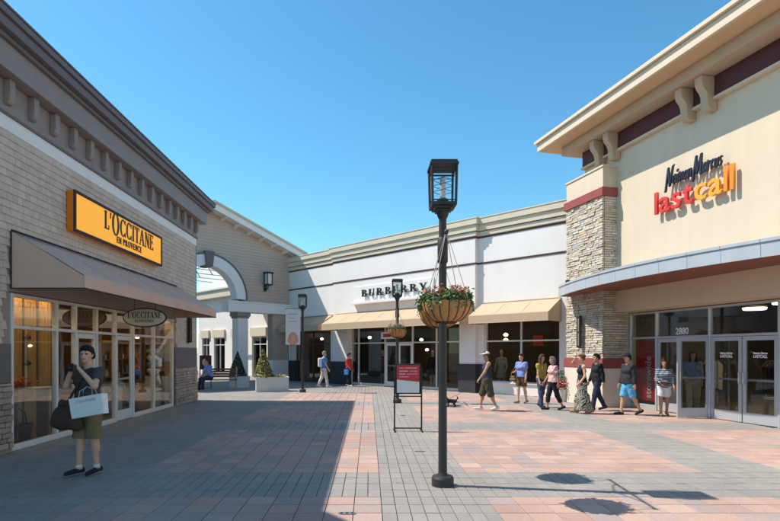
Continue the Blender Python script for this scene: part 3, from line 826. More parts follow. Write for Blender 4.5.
for s in (-1, 1):
    a, b = sorted((s * 1.06, s * 5.15))
    bm_ = box('beam', GA, 'white_paint', a, b, -.22, .5, 3.84, 4.40)
    box('beam_moulding', GA, 'white_paint', a - .02, b + .02, -.26, .52, 4.34, 4.42)
    a, b = sorted((s * 1.70, s * 2.32))
    box('capital', GA, 'slate_light', a - .10, b + .10, -.22, .60, 3.62, 3.838)
    box('capital', GA, 'slate_light', a - .05, b + .05, -.17, .55, 3.52, 3.62)
    box('column', GA, 'white_paint', a, b, -.12, .50, .36, 3.52)
    box('column_base', GA, 'slate_paint', a - .06, b + .06, -.18, .56, 0, .36)
    a, b = sorted((s * 3.98, s * 5.02))
    box('pier_base', GA, 'white_paint', a - .03, b + .03, -.08, .5, 0, 1.2)
    core = box('pier', GA, 'shingle_back', a, b, -.02, .47, 1.2, 3.838, 0)
    for q in range(16):
        zz = 1.2 + q * .165
        if zz + .15 > 3.84: break
        MB().prism([(-.055, zz), (-.02, zz), (-.02, zz + .165), (-.03, zz + .165)], 'x', a - .01, b + .01).build('siding_board', 'lap_siding', core)
    # roof slope with bargeboard, soffit and lookout brackets
    x0, x1 = 0.0, s * 5.95
    def sl(xa, dz): return roof_u(xa) + dz
    pts = lambda d0, d1: [(x0, sl(x0, d0)), (x1, sl(x1, d0)), (x1, sl(x1, d1)), (x0, sl(x0, d1))]
    MB().prism(pts(.07, .20), 'y', -.62, 7).build('roof', 'asphalt', GA)
    MB().prism(pts(.04, .068), 'y', -.60, 0.03).build('soffit', 'white_paint', GA)
    MB().prism(pts(-.02, .30), 'y', -.68, -.622).build('bargeboard', 'white_paint', GA)
    MB().prism(pts(.302, .42), 'y', -.76, -.60).build('roof_edge', 'cornice_cream', GA)
    for q in range(1, 8):
        xa = s * (q * .78)
        MB().prism([(0.0, sl(xa, -.16)), (0.0, sl(xa, .04)), (-.60, sl(xa, .04)), (-.60, sl(xa, -.04))], 'x', xa - .05, xa + .05).build('lookout', 'white_paint', GA)
for q in range(4):
    yy = 1.0 + q * 1.5
    MB().tube([(-5.2, yy, roof_u(5.2) - .05), (0, yy, roof_u(0) - .05), (5.2, yy, roof_u(5.2) - .05)], .07, 4).build('rafter', 'cornice_tan', GA)
    MB().tube([(-3.2, yy, 6.1), (3.2, yy, 6.1)], .02, 6).build('tie_rod', 'white_alu', GA)
    MB().tube([(0, yy, 6.1), (0, yy, roof_u(0))], .02, 6).build('king_rod', 'white_alu', GA)
    MB().tube([(0, yy, 8.6), (-1.6, yy, 6.1)], .025, 6).build('strut', 'white_alu', GA); MB().tube([(0, yy, 8.6), (1.6, yy, 6.1)], .025, 6).build('strut', 'white_alu', GA)

# ------------------------------------------------------------------ shop beyond the archway
RS = empty('rear_shop', (-13.6, 41.6, 0), -45, 'pale shop with tan window heads seen through the archway', 'building')
box('wall', RS, 'stucco_white', -.3, 13, .12, .4, 3.2, 6.0, 0)
xs_ = [-.3, .35, 1.55, 2.25, 3.9, 5.0, 6.8, 7.6, 9.4, 10.2, 11.9, 13]
for i in range(0, len(xs_) - 1, 2):
    box('wall_pier', RS, 'stucco_white', xs_[i], xs_[i + 1], .08, .4, 0, 3.2, 0)
for i in range(1, len(xs_) - 1, 2):
    a, b = xs_[i], xs_[i + 1]
    box('window_head', RS, 'stucco_khaki', a - .08, b + .08, -.05, .1, 2.75, 3.35)
    storefront(RS, [a + .03, (a + b) / 2, b - .03], 0, 2.2, 2.75, .2, 'white_alu', 'glass_dark')
box('cornice', RS, 'stucco_khaki', -.6, 13, -.35, .4, 5.75, 6.3); box('cornice_cap', RS, 'stucco_khaki', -.7, 13, -.45, .4, 6.3, 6.42)
box('upper_storey', RS, 'stucco_white', -3, 5.5, 1.5, 6, 6.2, 9.0, 0)
box('end_wall', RS, 'stucco_white', -.3, -.1, .4, 6, 0, 6.0, 0); box('roof', RS, 'asphalt', -.3, 13, .4, 6.2, 6.0, 6.2, 0)
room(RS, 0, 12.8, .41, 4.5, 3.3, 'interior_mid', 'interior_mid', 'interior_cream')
box('hanging_plaque', RS, 'white_paint', 6.2, 7.3, -.5, -.45, 2.45, 2.72)

SS = empty('side_shop', (-19, 20, 0), 90, 'plain white shop across the side walk beyond the shingled shop', 'building')
box('wall', SS, 'stucco_white', 0, 24, 0, .3, 2.9, 6.4, 0)
for i in range(7):
    box('wall_pier', SS, 'stucco_white', i * 3.9, i * 3.9 + .7, -.05, .3, 0, 2.9, 0)
    if i < 6: storefront(SS, [i * 3.9 + .73, i * 3.9 + 2.3, i * 3.9 + 3.87], 0, 2.1, 2.88, .15, 'dark_alu', 'glass_dark')
box('cornice', SS, 'stucco_khaki', -.1, 24.2, -.3, .3, 6.4, 6.9); box('roof', SS, 'asphalt', 0, 24, .3, 8, 6.2, 6.35, 0); box('back_wall', SS, 'stucco_white', 0, 24, 7.8, 8, 0, 6.2, 0)
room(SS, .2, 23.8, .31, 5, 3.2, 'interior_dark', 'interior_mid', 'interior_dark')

# ================================================================== CREAM STORE (right)
NS = empty('cream_store', (NLOC[0], NLOC[1], 0), NANG, 'cream stucco store with stone pier, maroon frieze and curved steel canopy', 'building')
box('upper_wall', NS, 'stucco_cream', -5.3, 16, -.45, -.15, 2.90, 7.80, 0)
box('upper_wall', NS, 'stucco_cream', -5.3, -5.05, -.15, 8.9, 2.9, 7.8, 0)
box('storefront_head', NS, 'stucco_cream', -3.82, 16, -.149, .12, 2.88, 3.1, 0)
box('side_wall', NS, 'stucco_cream', 1.95, 16, -.45, .2, 0, 2.9, 0)
box('side_wall', NS, 'stucco_cream', -5.5, -3.80, 0, .25, 0, 3.1, 0)
box('frieze_trim', NS, 'cornice_cream', -5.34, 16, -.60, -.1, 7.74, 7.80)
box('frieze', NS, 'maroon_paint', -5.3, 16, -.55, -.1, 7.80, 8.30, .004)
box('cornice_step', NS, 'cornice_tan', -5.72, 16, -1.05, 9, 8.30, 8.58)
box('cornice_soffit', NS, 'soffit_bounce_tan', -6.18, 16, -1.56, 9, 8.58, 8.62, 0)
box('cornice_fascia', NS, 'cornice_cream', -6.26, 16, -1.64, 9, 8.585, 8.84)
box('cornice_cap', NS, 'cornice_cream', -6.34, 16, -1.72, 9, 8.845, 8.95)
box('roof', NS, 'asphalt', -5.3, 16, -.1, 9, 8.0, 8.1, 0)
box('back_wall', NS, 'stucco_cream', -5.3, 16, 8.9, 9.1, 0, 8.0, 0); box('end_wall', NS, 'stucco_cream', 15.8, 16, .2, 8.9, 0, 8.0, 0)
bk = None
for cx_ in (-4.35, -3.72, -1.02, -.42, 2.3, 2.9):
    if bk is None:
        bk = MB().prism([(-.46, 7.50), (-.66, 7.50), (-.73, 7.56), (-.74, 7.70), (-.75, 7.84), (-.80, 7.94), (-.88, 8.02), (-.92, 8.12), (-.92, 8.297), (-.46, 8.297)][::-1], 'x', -.105, .105).build('bracket', 'cornice_tan', NS, bevel=.012)
        bk.location.x = cx_
    else:
        b = bk.copy(); COL.objects.link(b); b.location.x = cx_
# stone pier
PX0, PX1, PY = -5.62, -3.79, -.93
pier = box('stone_pier', NS, 'mortar', PX0 + .03, PX1 - .03, PY + .03, -.16, 1.49, 6.42, 0)
box('pier_foot', NS, 'pier_base', PX0 - .04, PX1 + .04, PY - .05, 0, 0, 1.19)
box('pier_band', NS, 'red_band', PX0 - .06, PX1 + .06, PY - .07, -.01, 1.19, 1.49)
box('pier_band', NS, 'red_band', PX0 - .06, PX1 + .06, PY - .07, -.44, 6.42, 6.68)
box('pier_cap', NS, 'stucco_cream', PX0, PX1, PY, -.44, 6.68, 7.30)
box('pier_coping', NS, 'cornice_cream', PX0 - .03, PX1 + .03, PY - .03, -.44, 7.30, 7.36)
lay_stones(pier, 'ledge_stone', [((PX0, PY + .03, 0), (1, 0, 0), (0, -1, 0), PX1 - PX0, 1.49, 6.42), ((PX1 - .03, PY + .05, 0), (0, 1, 0), (1, 0, 0), .86, 1.49, 2.95),
                                 ((PX1 - .03, PY + .05, 0), (0, 1, 0), (1, 0, 0), .45, 2.95, 6.42)], (.05, .09), (.12, .36), 300, 9)
sc_ = sconce((0, 0, 0), NANG, 'tall slim black wall light on the stone pier of cream store', 1.05)
aN = R(NANG)
def ns_world(x, y, z=0): return (NLOC[0] + x * math.cos(aN) - y * math.sin(aN), NLOC[1] + x * math.sin(aN) + y * math.cos(aN), z)
sc_.location = ns_world(-4.75, -1.0, 1.80)
# curved canopy
def cn(x): return 1.40 + .80 * (1 - ((x + 1.0) / 4.35) ** 2)
xsn = [-5.32 + 8.66 * i / 48 for i in range(49)]
top = MB(); sof = MB()
for i in range(48):
    a, b = xsn[i], xsn[i + 1]
    top.prism([(a, -.4), (a, -cn(a) + .03), (b, -cn(b) + .03), (b, -.4)], 'z', 3.80, 3.84)
    sof.prism([(a, -.4), (a, -cn(a) + .03), (b, -cn(b) + .03), (b, -.4)], 'z', 3.54, 3.57)
can = top.build('canopy', 'canopy_steel', NS)
sof.build('canopy_soffit', 'canopy_soffit', can)
for j in range(12):
    mb = MB(); lip = MB()
    for i in range(4):
        a, b = xsn[j * 4 + i], xsn[j * 4 + i + 1]
        if i == 0: a += .004
        if i == 3: b -= .004
        mb.prism([(a, -cn(a) + .03), (a, -cn(a)), (b, -cn(b)), (b, -cn(b) + .03)], 'z', 3.51, 3.80)
        lip.prism([(a, -cn(a) + .04), (a, -cn(a) - .025), (b, -cn(b) - .025), (b, -cn(b) + .04)], 'z', 3.80, 3.862)
    mb.build('fascia_panel', 'canopy_steel', can); lip.build('fascia_lip', 'canopy_steel', can)
for x in (xsn[0], xsn[-1]):
    box('end_panel', can, 'canopy_steel', x - .03, x, -cn(x), -.42, 3.51, 3.80)
fl = MB().lathe([(.0, .0), (.05, .0), (.05, .02), (.02, .03), (.02, .08), (.06, .10), (.07, .16), (.05, .2), (0, .21)], n=12).build('canopy_spotlight', 'lamp_metal')
fl.location = ns_world(-5.1, -1.25, 3.84); tag(fl, 'small dark spotlight on the end of curved steel canopy', 'spotlight')
# shop front with two pairs of doors
storefront(NS, [-3.76, -2.73], 0, 2.10, 2.86, .04, 'silver_alu', 'glass_dark', sill=.15)
box('mullion', NS, 'silver_alu', -1.008, -.948, -.01, .09, 0, 2.86); box('mullion', NS, 'silver_alu', .77, .83, -.01, .09, 0, 2.86)
storefront(NS, [.87, 1.93], 0, 2.10, 2.86, .04, 'silver_alu', 'glass_dark', sill=.15)
for a, b in ((-2.70, -1.008), (-.948, .77)):
    box('transom_bar', NS, 'silver_alu', a, b, -.006, .086, 2.07, 2.13); box('head_rail', NS, 'silver_alu', a, b, -.006, .086, 2.80, 2.86)
    pane(NS, a, b, .04, 2.13, 2.80, 'glass_dark')
door(NS, -2.695, .83, .04, .02, 2.06, 'silver_alu', 'glass_dark', 0, 1)
door(NS, -1.013, .83, .04, .02, 2.06, 'silver_alu', 'glass_dark', 78, -1)
d1 = door(NS, -.943, .84, .04, .02, 2.06, 'silver_alu', 'glass_dark', 0, 1)
d2 = door(NS, .765, .84, .04, .02, 2.06, 'silver_alu', 'glass_dark', 0, -1)
room(NS, -5.0, 6.7, .3, 8.6, 3.3, 'interior_dark', 'interior_mid', 'interior_dark')
# house number, door lettering, red panel
me, a, b = font_mesh('2880', .25, .004, .006)
o = mesh_obj('house_number', me, 'white_print', NS); o.location = (-2.06, .03, 2.17); o.scale = (.86, 1, 1)
for d, fx in ((d1, .42), (d2, -.42)):
    for t, sz, dz in (('Neiman Marcus', .066, 1.64), ('LASTCALL', .092, 1.555)):
        me, a, b = font_mesh(t, sz, .003, .003)
        o = mesh_obj('door_lettering', me, 'white_print', d); o.location = (fx - (b - a) / 2 * .8, -.008, dz); o.scale = (.8, 1, 1)
rp = empty('red_window_poster', ns_world(-3.26, .12), NANG, 'tall red poster with white vertical lettering behind store glass', 'poster')
box('panel', rp, 'red_glass_panel', -.33, .36, 0, .012, .25, 2.02, 0)
me, a, b = font_mesh('storewide', .36, .003, .004)
co = [v.co.copy() for v in me.vertices]
for v, c in zip(me.vertices, co): v.co = (-c.z, c.y, c.x)
o = mesh_obj('lettering', me, 'white_print', rp); o.location = (.22, -.006, .32); o.scale = (.9, 1, .85)
# store sign on the wall
SN = empty('red_and_amber_letter_sign', ns_world(-2.12, -.45, 5.42), NANG, 'large red and amber lowercase letters with dark script above, on cream wall', 'sign')
xx = 0
for c, m_ in zip('lastcall', ['letter_red'] * 4 + ['letter_amber', 'letter_amber', 'letter_orange', 'letter_orange']):
    me, a, b = font_mesh(c, .84, .06, .004, bev=.006)
    o = mesh_obj('letter', me, m_, SN); o.location = (xx - a, -.13, .02); xx += (b - a) + .055
wlast = xx
for o in [q for q in SN.children]:
    o.location.x *= 2.42 / wlast; o.scale.x = 2.42 / wlast
# tall narrow script drawn as slanted strokes: (width, strokes) in x-heights
SCRIPT = {'N': (1.15, [[(0, -.55), (.12, -.6), (.2, 2.1)], [(.2, 2.1), (.75, -.1)], [(.75, -.1), (.95, 2.15), (1.1, 2.2)]]),
          'M': (1.5, [[(0, -.5), (.12, -.55), (.25, 2.1)], [(.25, 2.1), (.62, .1)], [(.62, .1), (1.0, 2.15)], [(1.0, 2.15), (1.2, -.05), (1.45, .1)]]),
          'e': (.55, [[(.05, .45), (.45, .6), (.38, 1.0), (.12, .9), (.08, .2), (.3, 0), (.6, .2)]]), 'i': (.34, [[(.08, 1.0), (.1, .1), (.36, .1)], [(.1, 1.3), (.14, 1.5)]]),
          'm': (.95, [[(.05, 0), (.08, 1.0)], [(.08, .75), (.3, 1.0), (.4, .8), (.42, 0)], [(.42, .75), (.66, 1.0), (.76, .8), (.78, .1), (1.0, .1)]]),
          'a': (.62, [[(.48, .85), (.2, 1.0), (.05, .5), (.18, .05), (.46, .35)], [(.5, 1.0), (.48, .1), (.66, .1)]]), 'n': (.62, [[(.05, 0), (.08, 1.0)], [(.08, .7), (.34, 1.0), (.44, .8), (.46, .1), (.64, .1)]]),
          'r': (.46, [[(.06, 0), (.08, 1.0)], [(.08, .65), (.25, .98), (.42, .92)]]), 'c': (.5, [[(.42, .85), (.2, 1.0), (.06, .5), (.18, .05), (.5, .2)]]),
          'u': (.62, [[(.06, 1.0), (.08, .2), (.24, 0), (.44, .3)], [(.46, 1.0), (.47, .1), (.64, .1)]]), 's': (.45, [[(.38, .9), (.2, 1.0), (.1, .75), (.34, .4), (.3, .08), (.05, .05)]])}
wtot = sum(SCRIPT[c][0] if c != ' ' else .12 for c in 'Neiman Marcus'); ux_ = 1.68 / wtot; uz_ = .225; xx = .36
for c in 'Neiman Marcus':
    if c == ' ': xx += .12 * ux_; continue
    wv, strokes = SCRIPT[c]; mb = MB()
    for st_ in strokes:
        P2 = [(xx + p[0] * ux_ + p[1] * uz_ * .14, p[1] * uz_ + .66) for p in st_]
        for q in range(len(P2) - 1):
            (xa, za), (xb, zb_) = P2[q], P2[q + 1]
            wq = .021 if c in 'NM' else .017
            mb.prism([(xa - wq, za - .012), (xa + wq, za + .002), (xb + wq, zb_ + .012), (xb - wq, zb_ - .002)], 'y', -.16 - .0006 * q, -.11)
    mb.build('script_letter', 'script_navy', SN); xx += wv * ux_

# ================================================================== smooth bodies from distance fields
class Field:
    def __init__(s): s.p = []
    def cap(s, a, b, ra, rb=None, k=0.03, clip=()): s.p.append(('c', np.array(a, float), np.array(b, float), ra, ra if rb is None else rb, k, clip)); return s
    def ell(s, c, r_, k=0.03, clip=()): s.p.append(('e', np.array(c, float), np.array(r_, float), 0, 0, k, clip)); return s
    def rbox(s, c, hs, r_, k=0.0, clip=()): s.p.append(('b', np.array(c, float), np.array(hs, float), r_, 0, k, clip)); return s
    def bounds(s):
        lo = np.full(3, 1e9); hi = -lo
        for t, a, b, ra, rb, k, c in s.p:
            if t == 'c': m = max(ra, rb); lo = np.minimum(lo, np.minimum(a, b) - m); hi = np.maximum(hi, np.maximum(a, b) + m)
            elif t == 'e': lo = np.minimum(lo, a - b); hi = np.maximum(hi, a + b)
            else: lo = np.minimum(lo, a - b - ra); hi = np.maximum(hi, a + b + ra)
        return lo, hi
    def mesh(s, h, fold=0.0, fscale=9.0, cut=None):
        lo, hi = s.bounds(); lo = lo - 3 * h - fold; hi = hi + 3 * h + fold
        n = np.ceil((hi - lo) / h).astype(int) + 1
        ax = [lo[i] + h * np.arange(n[i]) for i in range(3)]
        D = np.full(n, 1.0, np.float32)
        for t, a, b, ra, rb, k, clip in s.p:
            pad = 0.06 + k
            if t == 'c': l = np.minimum(a, b) - max(ra, rb) - pad; u = np.maximum(a, b) + max(ra, rb) + pad
            elif t == 'e': l = a - b - pad; u = a + b + pad
            else: l = a - b - ra - pad; u = a + b + ra + pad
            i0 = np.clip(np.floor((l - lo) / h).astype(int), 0, n); i1 = np.clip(np.ceil((u - lo) / h).astype(int) + 1, 0, n)
            if (i1 <= i0).any(): continue
            X = ax[0][i0[0]:i1[0], None, None]; Y = ax[1][None, i0[1]:i1[1], None]; Z = ax[2][None, None, i0[2]:i1[2]]
            if t == 'c':
                ba = b - a; L2 = float(ba @ ba) + 1e-12
                tt = np.clip(((X - a[0]) * ba[0] + (Y - a[1]) * ba[1] + (Z - a[2]) * ba[2]) / L2, 0, 1)
                d = np.sqrt((X - a[0] - tt * ba[0]) ** 2 + (Y - a[1] - tt * ba[1]) ** 2 + (Z - a[2] - tt * ba[2]) ** 2) - (ra + (rb - ra) * tt)
            elif t == 'e':
                k0 = np.sqrt(((X - a[0]) / b[0]) ** 2 + ((Y - a[1]) / b[1]) ** 2 + ((Z - a[2]) / b[2]) ** 2)
                k1 = np.sqrt(((X - a[0]) / b[0] ** 2) ** 2 + ((Y - a[1]) / b[1] ** 2) ** 2 + ((Z - a[2]) / b[2] ** 2) ** 2) + 1e-9
                d = k0 * (k0 - 1) / k1
            else:
                qx, qy, qz = np.abs(X - a[0]) - b[0], np.abs(Y - a[1]) - b[1], np.abs(Z - a[2]) - b[2]
                d = np.sqrt(np.maximum(qx, 0) ** 2 + np.maximum(qy, 0) ** 2 + np.maximum(qz, 0) ** 2) + np.minimum(np.maximum(np.maximum(qx, qy), qz), 0) - ra
            for (pt, nn) in clip:
                d = np.maximum(d, (X - pt[0]) * nn[0] + (Y - pt[1]) * nn[1] + (Z - pt[2]) * nn[2])
            S = D[i0[0]:i1[0], i0[1]:i1[1], i0[2]:i1[2]]
            if k > 1e-4:
                hh = np.maximum(k - np.abs(S - d), 0) / k
                S[...] = np.minimum(S, d) - hh * hh * k * 0.25
            else:
                S[...] = np.minimum(S, d)
        X = ax[0][:, None, None]; Y = ax[1][None, :, None]; Z = ax[2][None, None, :]
        if cut is not None:
            for (pt, nn) in cut:
                D = np.maximum(D, (X - pt[0]) * nn[0] + (Y - pt[1]) * nn[1] + (Z - pt[2]) * nn[2])
        if fold:
            D = D + fold * (np.sin(X * fscale * 5 + 3 * np.sin(Z * fscale)) * np.sin(Y * fscale * 4 + 1.3) * 0.6 + np.sin(Z * fscale * 3.1 + X * fscale * 2 + 2 * np.sin(Y * fscale * 2)) * 0.5)
        return nets(D, lo, h)
CORN = [(0, 0, 0), (1, 0, 0), (0, 1, 0), (1, 1, 0), (0, 0, 1), (1, 0, 1), (0, 1, 1), (1, 1, 1)]
CEDG = [(a, b) for a in range(8) for b in range(a + 1, 8) if bin(a ^ b).count('1') == 1]
def nets(D, lo, h):
    I = D < 0
    nx, ny, nz = D.shape
    cnt = np.zeros((nx - 1, ny - 1, nz - 1), np.int8)
    for (a, b, c) in CORN: cnt += I[a:nx - 1 + a, b:ny - 1 + b, c:nz - 1 + c]
    act = (cnt > 0) & (cnt < 8)
    ii, jj, kk = np.nonzero(act)
    idx = np.full(act.shape, -1, np.int64); idx[ii, jj, kk] = np.arange(len(ii))
    vals = np.stack([D[ii + a, jj + b, kk + c] for (a, b, c) in CORN], 1)
    acc = np.zeros((len(ii), 3)); num = np.zeros(len(ii))
    cn_ = np.array(CORN, float)
    for a, b in CEDG:
        va, vb = vals[:, a], vals[:, b]; m_ = (va < 0) != (vb < 0)
        t = np.where(m_, va / np.where(m_, va - vb, 1), 0)
        acc += np.where(m_[:, None], cn_[a] + t[:, None] * (cn_[b] - cn_[a]), 0); num += m_
    V = (np.stack([ii, jj, kk], 1) + acc / np.maximum(num, 1)[:, None]) * h + lo
    F = []
    for axn in range(3):
        sl0 = [slice(None)] * 3; sl1 = [slice(None)] * 3
        sl0[axn] = slice(0, -1); sl1[axn] = slice(1, None)
        A, B = I[tuple(sl0)], I[tuple(sl1)]
        e = np.argwhere(A != B)
        o1, o2 = [q for q in range(3) if q != axn]
        e = e[(e[:, o1] > 0) & (e[:, o2] > 0) & (e[:, o1] < D.shape[o1] - 1) & (e[:, o2] < D.shape[o2] - 1)]
        if not len(e): continue
        def cell(d1, d2):
            q = e.copy(); q[:, o1] += d1; q[:, o2] += d2
            return idx[q[:, 0], q[:, 1], q[:, 2]]
        quad = np.stack([cell(-1, -1), cell(0, -1), cell(0, 0), cell(-1, 0)], 1)
        ins = A[e[:, 0], e[:, 1], e[:, 2]]
        fl_ = ins if axn != 1 else ~ins
        quad[~fl_] = quad[~fl_][:, ::-1]
        F.append(quad)
    F = np.concatenate(F); F = F[(F >= 0).all(1)]
    return V, F
def vf_obj(name, V, F, mats, parent=None, midx=None):
    me = bpy.data.meshes.new(name)
    me.vertices.add(len(V)); me.vertices.foreach_set('co', V.astype(np.float32).ravel())
    me.loops.add(len(F) * 4); me.loops.foreach_set('vertex_index', F.astype(np.int32).ravel())
    me.polygons.add(len(F)); me.polygons.foreach_set('loop_start', np.arange(len(F), dtype=np.int32) * 4)
    me.polygons.foreach_set('use_smooth', np.ones(len(F), bool))
    for q in (mats if isinstance(mats, (list, tuple)) else [mats]): me.materials.append(M[q])
    if midx is not None: me.polygons.foreach_set('material_index', midx.astype(np.int32))
    me.update(); me.validate()
    o = bpy.data.objects.new(name, me); link(o, parent)
    return o

def rotx(v, a, c=(0, 0, 0)):
    y, z = v[1] - c[1], v[2] - c[2]; ca, sa = math.cos(a), math.sin(a)
    return np.array((v[0], c[1] + y * ca - z * sa, c[2] + y * sa + z * ca))
def ik(S, T, a, b, hint):
    S, T, hint = np.array(S, float), np.array(T, float), np.array(hint, float)
    d = T - S; L = np.linalg.norm(d)
    if L > (a + b) * .995: d = d / L * (a + b) * .995; T = S + d; L = (a + b) * .995
    x = (a * a - b * b + L * L) / (2 * L); hgt = math.sqrt(max(a * a - x * x, 0))
    u = d / L; w = hint - (hint @ u) * u; w = w / (np.linalg.norm(w) + 1e-9)
    return S + u * x + w * hgt, T
def person(label, X, Y, head, H, top, legs_wear, skin='skin_a', hair='hair_black', hair_style='short', legs=(0, 0, 0, 0), hands=((.24, .02, .80), (-.24, .02, .80)),
           hints=((.2, -1, -.2), (-.2, -1, -.2)), top_sleeve=.5, leg_len=2.0, shoes='shoe_dark', female=False, lean=0, head_yaw=0, head_tilt=0, cap=None, skirt=None, seated=None, h=.0108,
           loose=.014, top_len=.93, jacket=None, group='shoppers walking across the plaza', extra=None, fist=False, leg_loose=.02, sock=None, midriff=None):
    J = {}
    hw = .092 if female else .084
    for s, nm in ((1, 'R'), (-1, 'L')):
        th, kn = legs[0 if nm == 'R' else 2], legs[1 if nm == 'R' else 3]
        hip = np.array((s * hw, 0, .915))
        a = R(th); knee = hip + .435 * np.array((s * .01, math.sin(a), -math.cos(a)))
        b = R(th - kn); ank = knee + .41 * np.array((-s * .005, math.sin(b), -math.cos(b)))
        fp = min(0.0, R(th - kn) * .55) if th - kn < 0 else 0.12 * R(th - kn) * 2
        heel = ank + rotx((0, -.045, -.045), fp); toe = ank + rotx((s * .02, .16, -.055), fp)
        J.update({'hip' + nm: hip, 'knee' + nm: knee, 'ank' + nm: ank, 'heel' + nm: heel, 'toe' + nm: toe})
    low = min(J[q][2] for q in ('heelR', 'heelL', 'toeR', 'toeL')) - .032
    dz = -low if seated is None else seated - .915
    for q in J: J[q] = J[q] + np.array((0, 0, dz))
    U_ = lambda v: rotx(np.array(v, float) + np.array((0, 0, dz)), -R(lean), (0, 0, .95 + dz))
    sw = .158 if female else .19
    J['shR'], J['shL'] = U_((sw, -.01, 1.405)), U_((-sw, -.01, 1.405))
    hand_pts = []
    for s, nm, T, hint in ((1, 'R', hands[0], hints[0]), (-1, 'L', hands[1], hints[1])):
        T = np.array(T, float) + np.array((0, 0, dz))
        el, wr = ik(J['sh' + nm], T, .285, .25, hint)
        J['el' + nm], J['wr' + nm] = el, wr
    # ---- body
    B = Field()
    B.cap(U_((-.07, 0, .95)), U_((.07, 0, .95)), .112 if not female else .118)
    B.cap(U_((-.05, 0, 1.08)), U_((.05, 0, 1.08)), .108 if not female else .088, k=.05)
    B.cap(U_((-.08, .005, 1.27)), U_((.08, .005, 1.27)), .108 if not female else .095, k=.05)
    if female: B.ell(U_((.055, .075, 1.27)), (.05, .04, .055), k=.05); B.ell(U_((-.055, .075, 1.27)), (.05, .04, .055), k=.05)
    B.cap(U_((-sw + .03, -.01, 1.395)), U_((sw - .03, -.01, 1.395)), .058, k=.05)
    B.cap(U_((0, -.015, 1.40)), U_((0, .012, 1.56)), .058 if not female else .05, .05 if not female else .043)
    hy = R(head_yaw); hc = U_((0, .02, 1.645)); ht = R(head_tilt)
    def HP(v):
        v = rotx(np.array(v, float), -ht); x, y = v[0], v[1]
        return hc + np.array((x * math.cos(hy) - y * math.sin(hy), x * math.sin(hy) + y * math.cos(hy), v[2]))
    B.ell(HP((0, -.005, .015)), (.074, .088, .098), k=.02) if abs(head_yaw) < 1 else B.ell(HP((0, -.005, .015)), (.078, .084, .098), k=.02)
    B.cap(HP((0, .035, -.055)), HP((0, .052, -.085)), .05, .034, k=.03)
    B.cap(HP((0, .083, .0)), HP((0, .10, -.028)), .011, .014, k=.012)
    B.cap(HP((-.03, .075, .022)), HP((.03, .075, .022)), .014, k=.015)
    for s in (-1, 1): B.cap(HP((s * .075, -.008, .012)), HP((s * .074, -.004, -.03)), .013, .009, k=.008)
    for s, nm in ((1, 'R'), (-1, 'L')):
        B.cap(J['hip' + nm], J['knee' + nm], .084 if not female else .086, .054)
        kn, an = J['knee' + nm], J['ank' + nm]
        B.cap(kn, an, .05, .036)
        mid = kn + (an - kn) * .28; B.ell(mid + np.array((0, -.018, 0)), (.05, .052, .10))
        B.cap(an, J['heel' + nm] + np.array((0, .01, .01)), .036, .032); B.cap(J['heel' + nm] + np.array((0, 0, .012)), J['toe' + nm] + np.array((0, 0, .006)), .034, .026)
        sh, el, wr = J['sh' + nm], J['el' + nm], J['wr' + nm]
        B.ell(sh, (.06, .062, .062)); B.cap(sh, el, .05 if not female else .042, .038 if not female else .033)
        B.cap(el, wr, .039 if not female else .034, .026)
        f = wr - el; f = f / np.linalg.norm(f)
        side = np.cross(f, np.array((0, 0, 1.0) if abs(f[2]) < .8 else (0, 1.0, 0))); side /= np.linalg.norm(side) + 1e-9
        if abs(f[2]) >= .8: side = np.array((0, 1.0, 0)) - f * f[1]; side /= np.linalg.norm(side)
        nrm = np.cross(f, side); nrm /= np.linalg.norm(nrm)
        if nrm @ np.array((-s, 0, 0)) < 0: nrm = -nrm
        pc = wr + f * .045
        B.cap(wr + f * .015 + side * .014, wr + f * .085 + side * .018, .019, .017, k=.015); B.cap(wr + f * .015 - side * .014, wr + f * .082 - side * .02, .019, .016, k=.015)
        curl = 1.1 if fist else .55
        for q, (o_, ln) in enumerate(((.03, .068), (.011, .078), (-.009, .072), (-.028, .056))):
            b0 = wr + f * .088 + side * o_; b1 = b0 + (f * math.cos(curl * .5) + nrm * math.sin(curl * .5)) * ln * .5; b2 = b1 + (f * math.cos(curl * 1.6) + nrm * math.sin(curl * 1.6)) * ln * .5
            B.cap(b0, b1, .0095, .009, k=.005); B.cap(b1, b2, .009, .0078, k=.005)
        t0 = wr + f * .03 + side * .03; t1 = t0 + (f * .6 + side * .6 + nrm * .4) * .035; t2 = t1 + (f * .85 + nrm * .4) * .03
        B.cap(t0, t1, .012, .0105, k=.01); B.cap(t1, t2, .0105, .009, k=.006)
        hand_pts.append(wr + f * .09)
    V, F = B.mesh(h)
    # face details by place on the head
    ctr = V[F].mean(1) - hc
    cx = ctr[:, 0] * math.cos(hy) + ctr[:, 1] * math.sin(hy); cy = -ctr[:, 0] * math.sin(hy) + ctr[:, 1] * math.cos(hy); cz = ctr[:, 2]
    mi = np.zeros(len(F), int)
    mi[(cy > .05) & (np.abs(np.abs(cx) - .031) < .0125) & (np.abs(cz - .008) < .0075)] = 1
    mi[(cy > .06) & (np.abs(cx) < .024) & (np.abs(cz + .062) < .0065)] = 2
    body = vf_obj('person', V, F, [skin, 'eye', 'lips'], None, mi)
    # ---- shirt
    C = Field(); lo = loose
    bot = U_((0, 0, top_len))
    nup = U_((0, 0, 1.0)) - U_((0, 0, 0)); cl = [(bot, -nup)]
    neck = [(U_((0, 0, 1.465)), nup)]
    C.cap(U_((-.07, 0, .95)), U_((.07, 0, .95)), .112 + lo, clip=cl)
    C.cap(U_((-.055, 0, 1.08)), U_((.055, 0, 1.08)), (.109 if not female else .092) + lo * 1.3, k=.06, clip=cl)
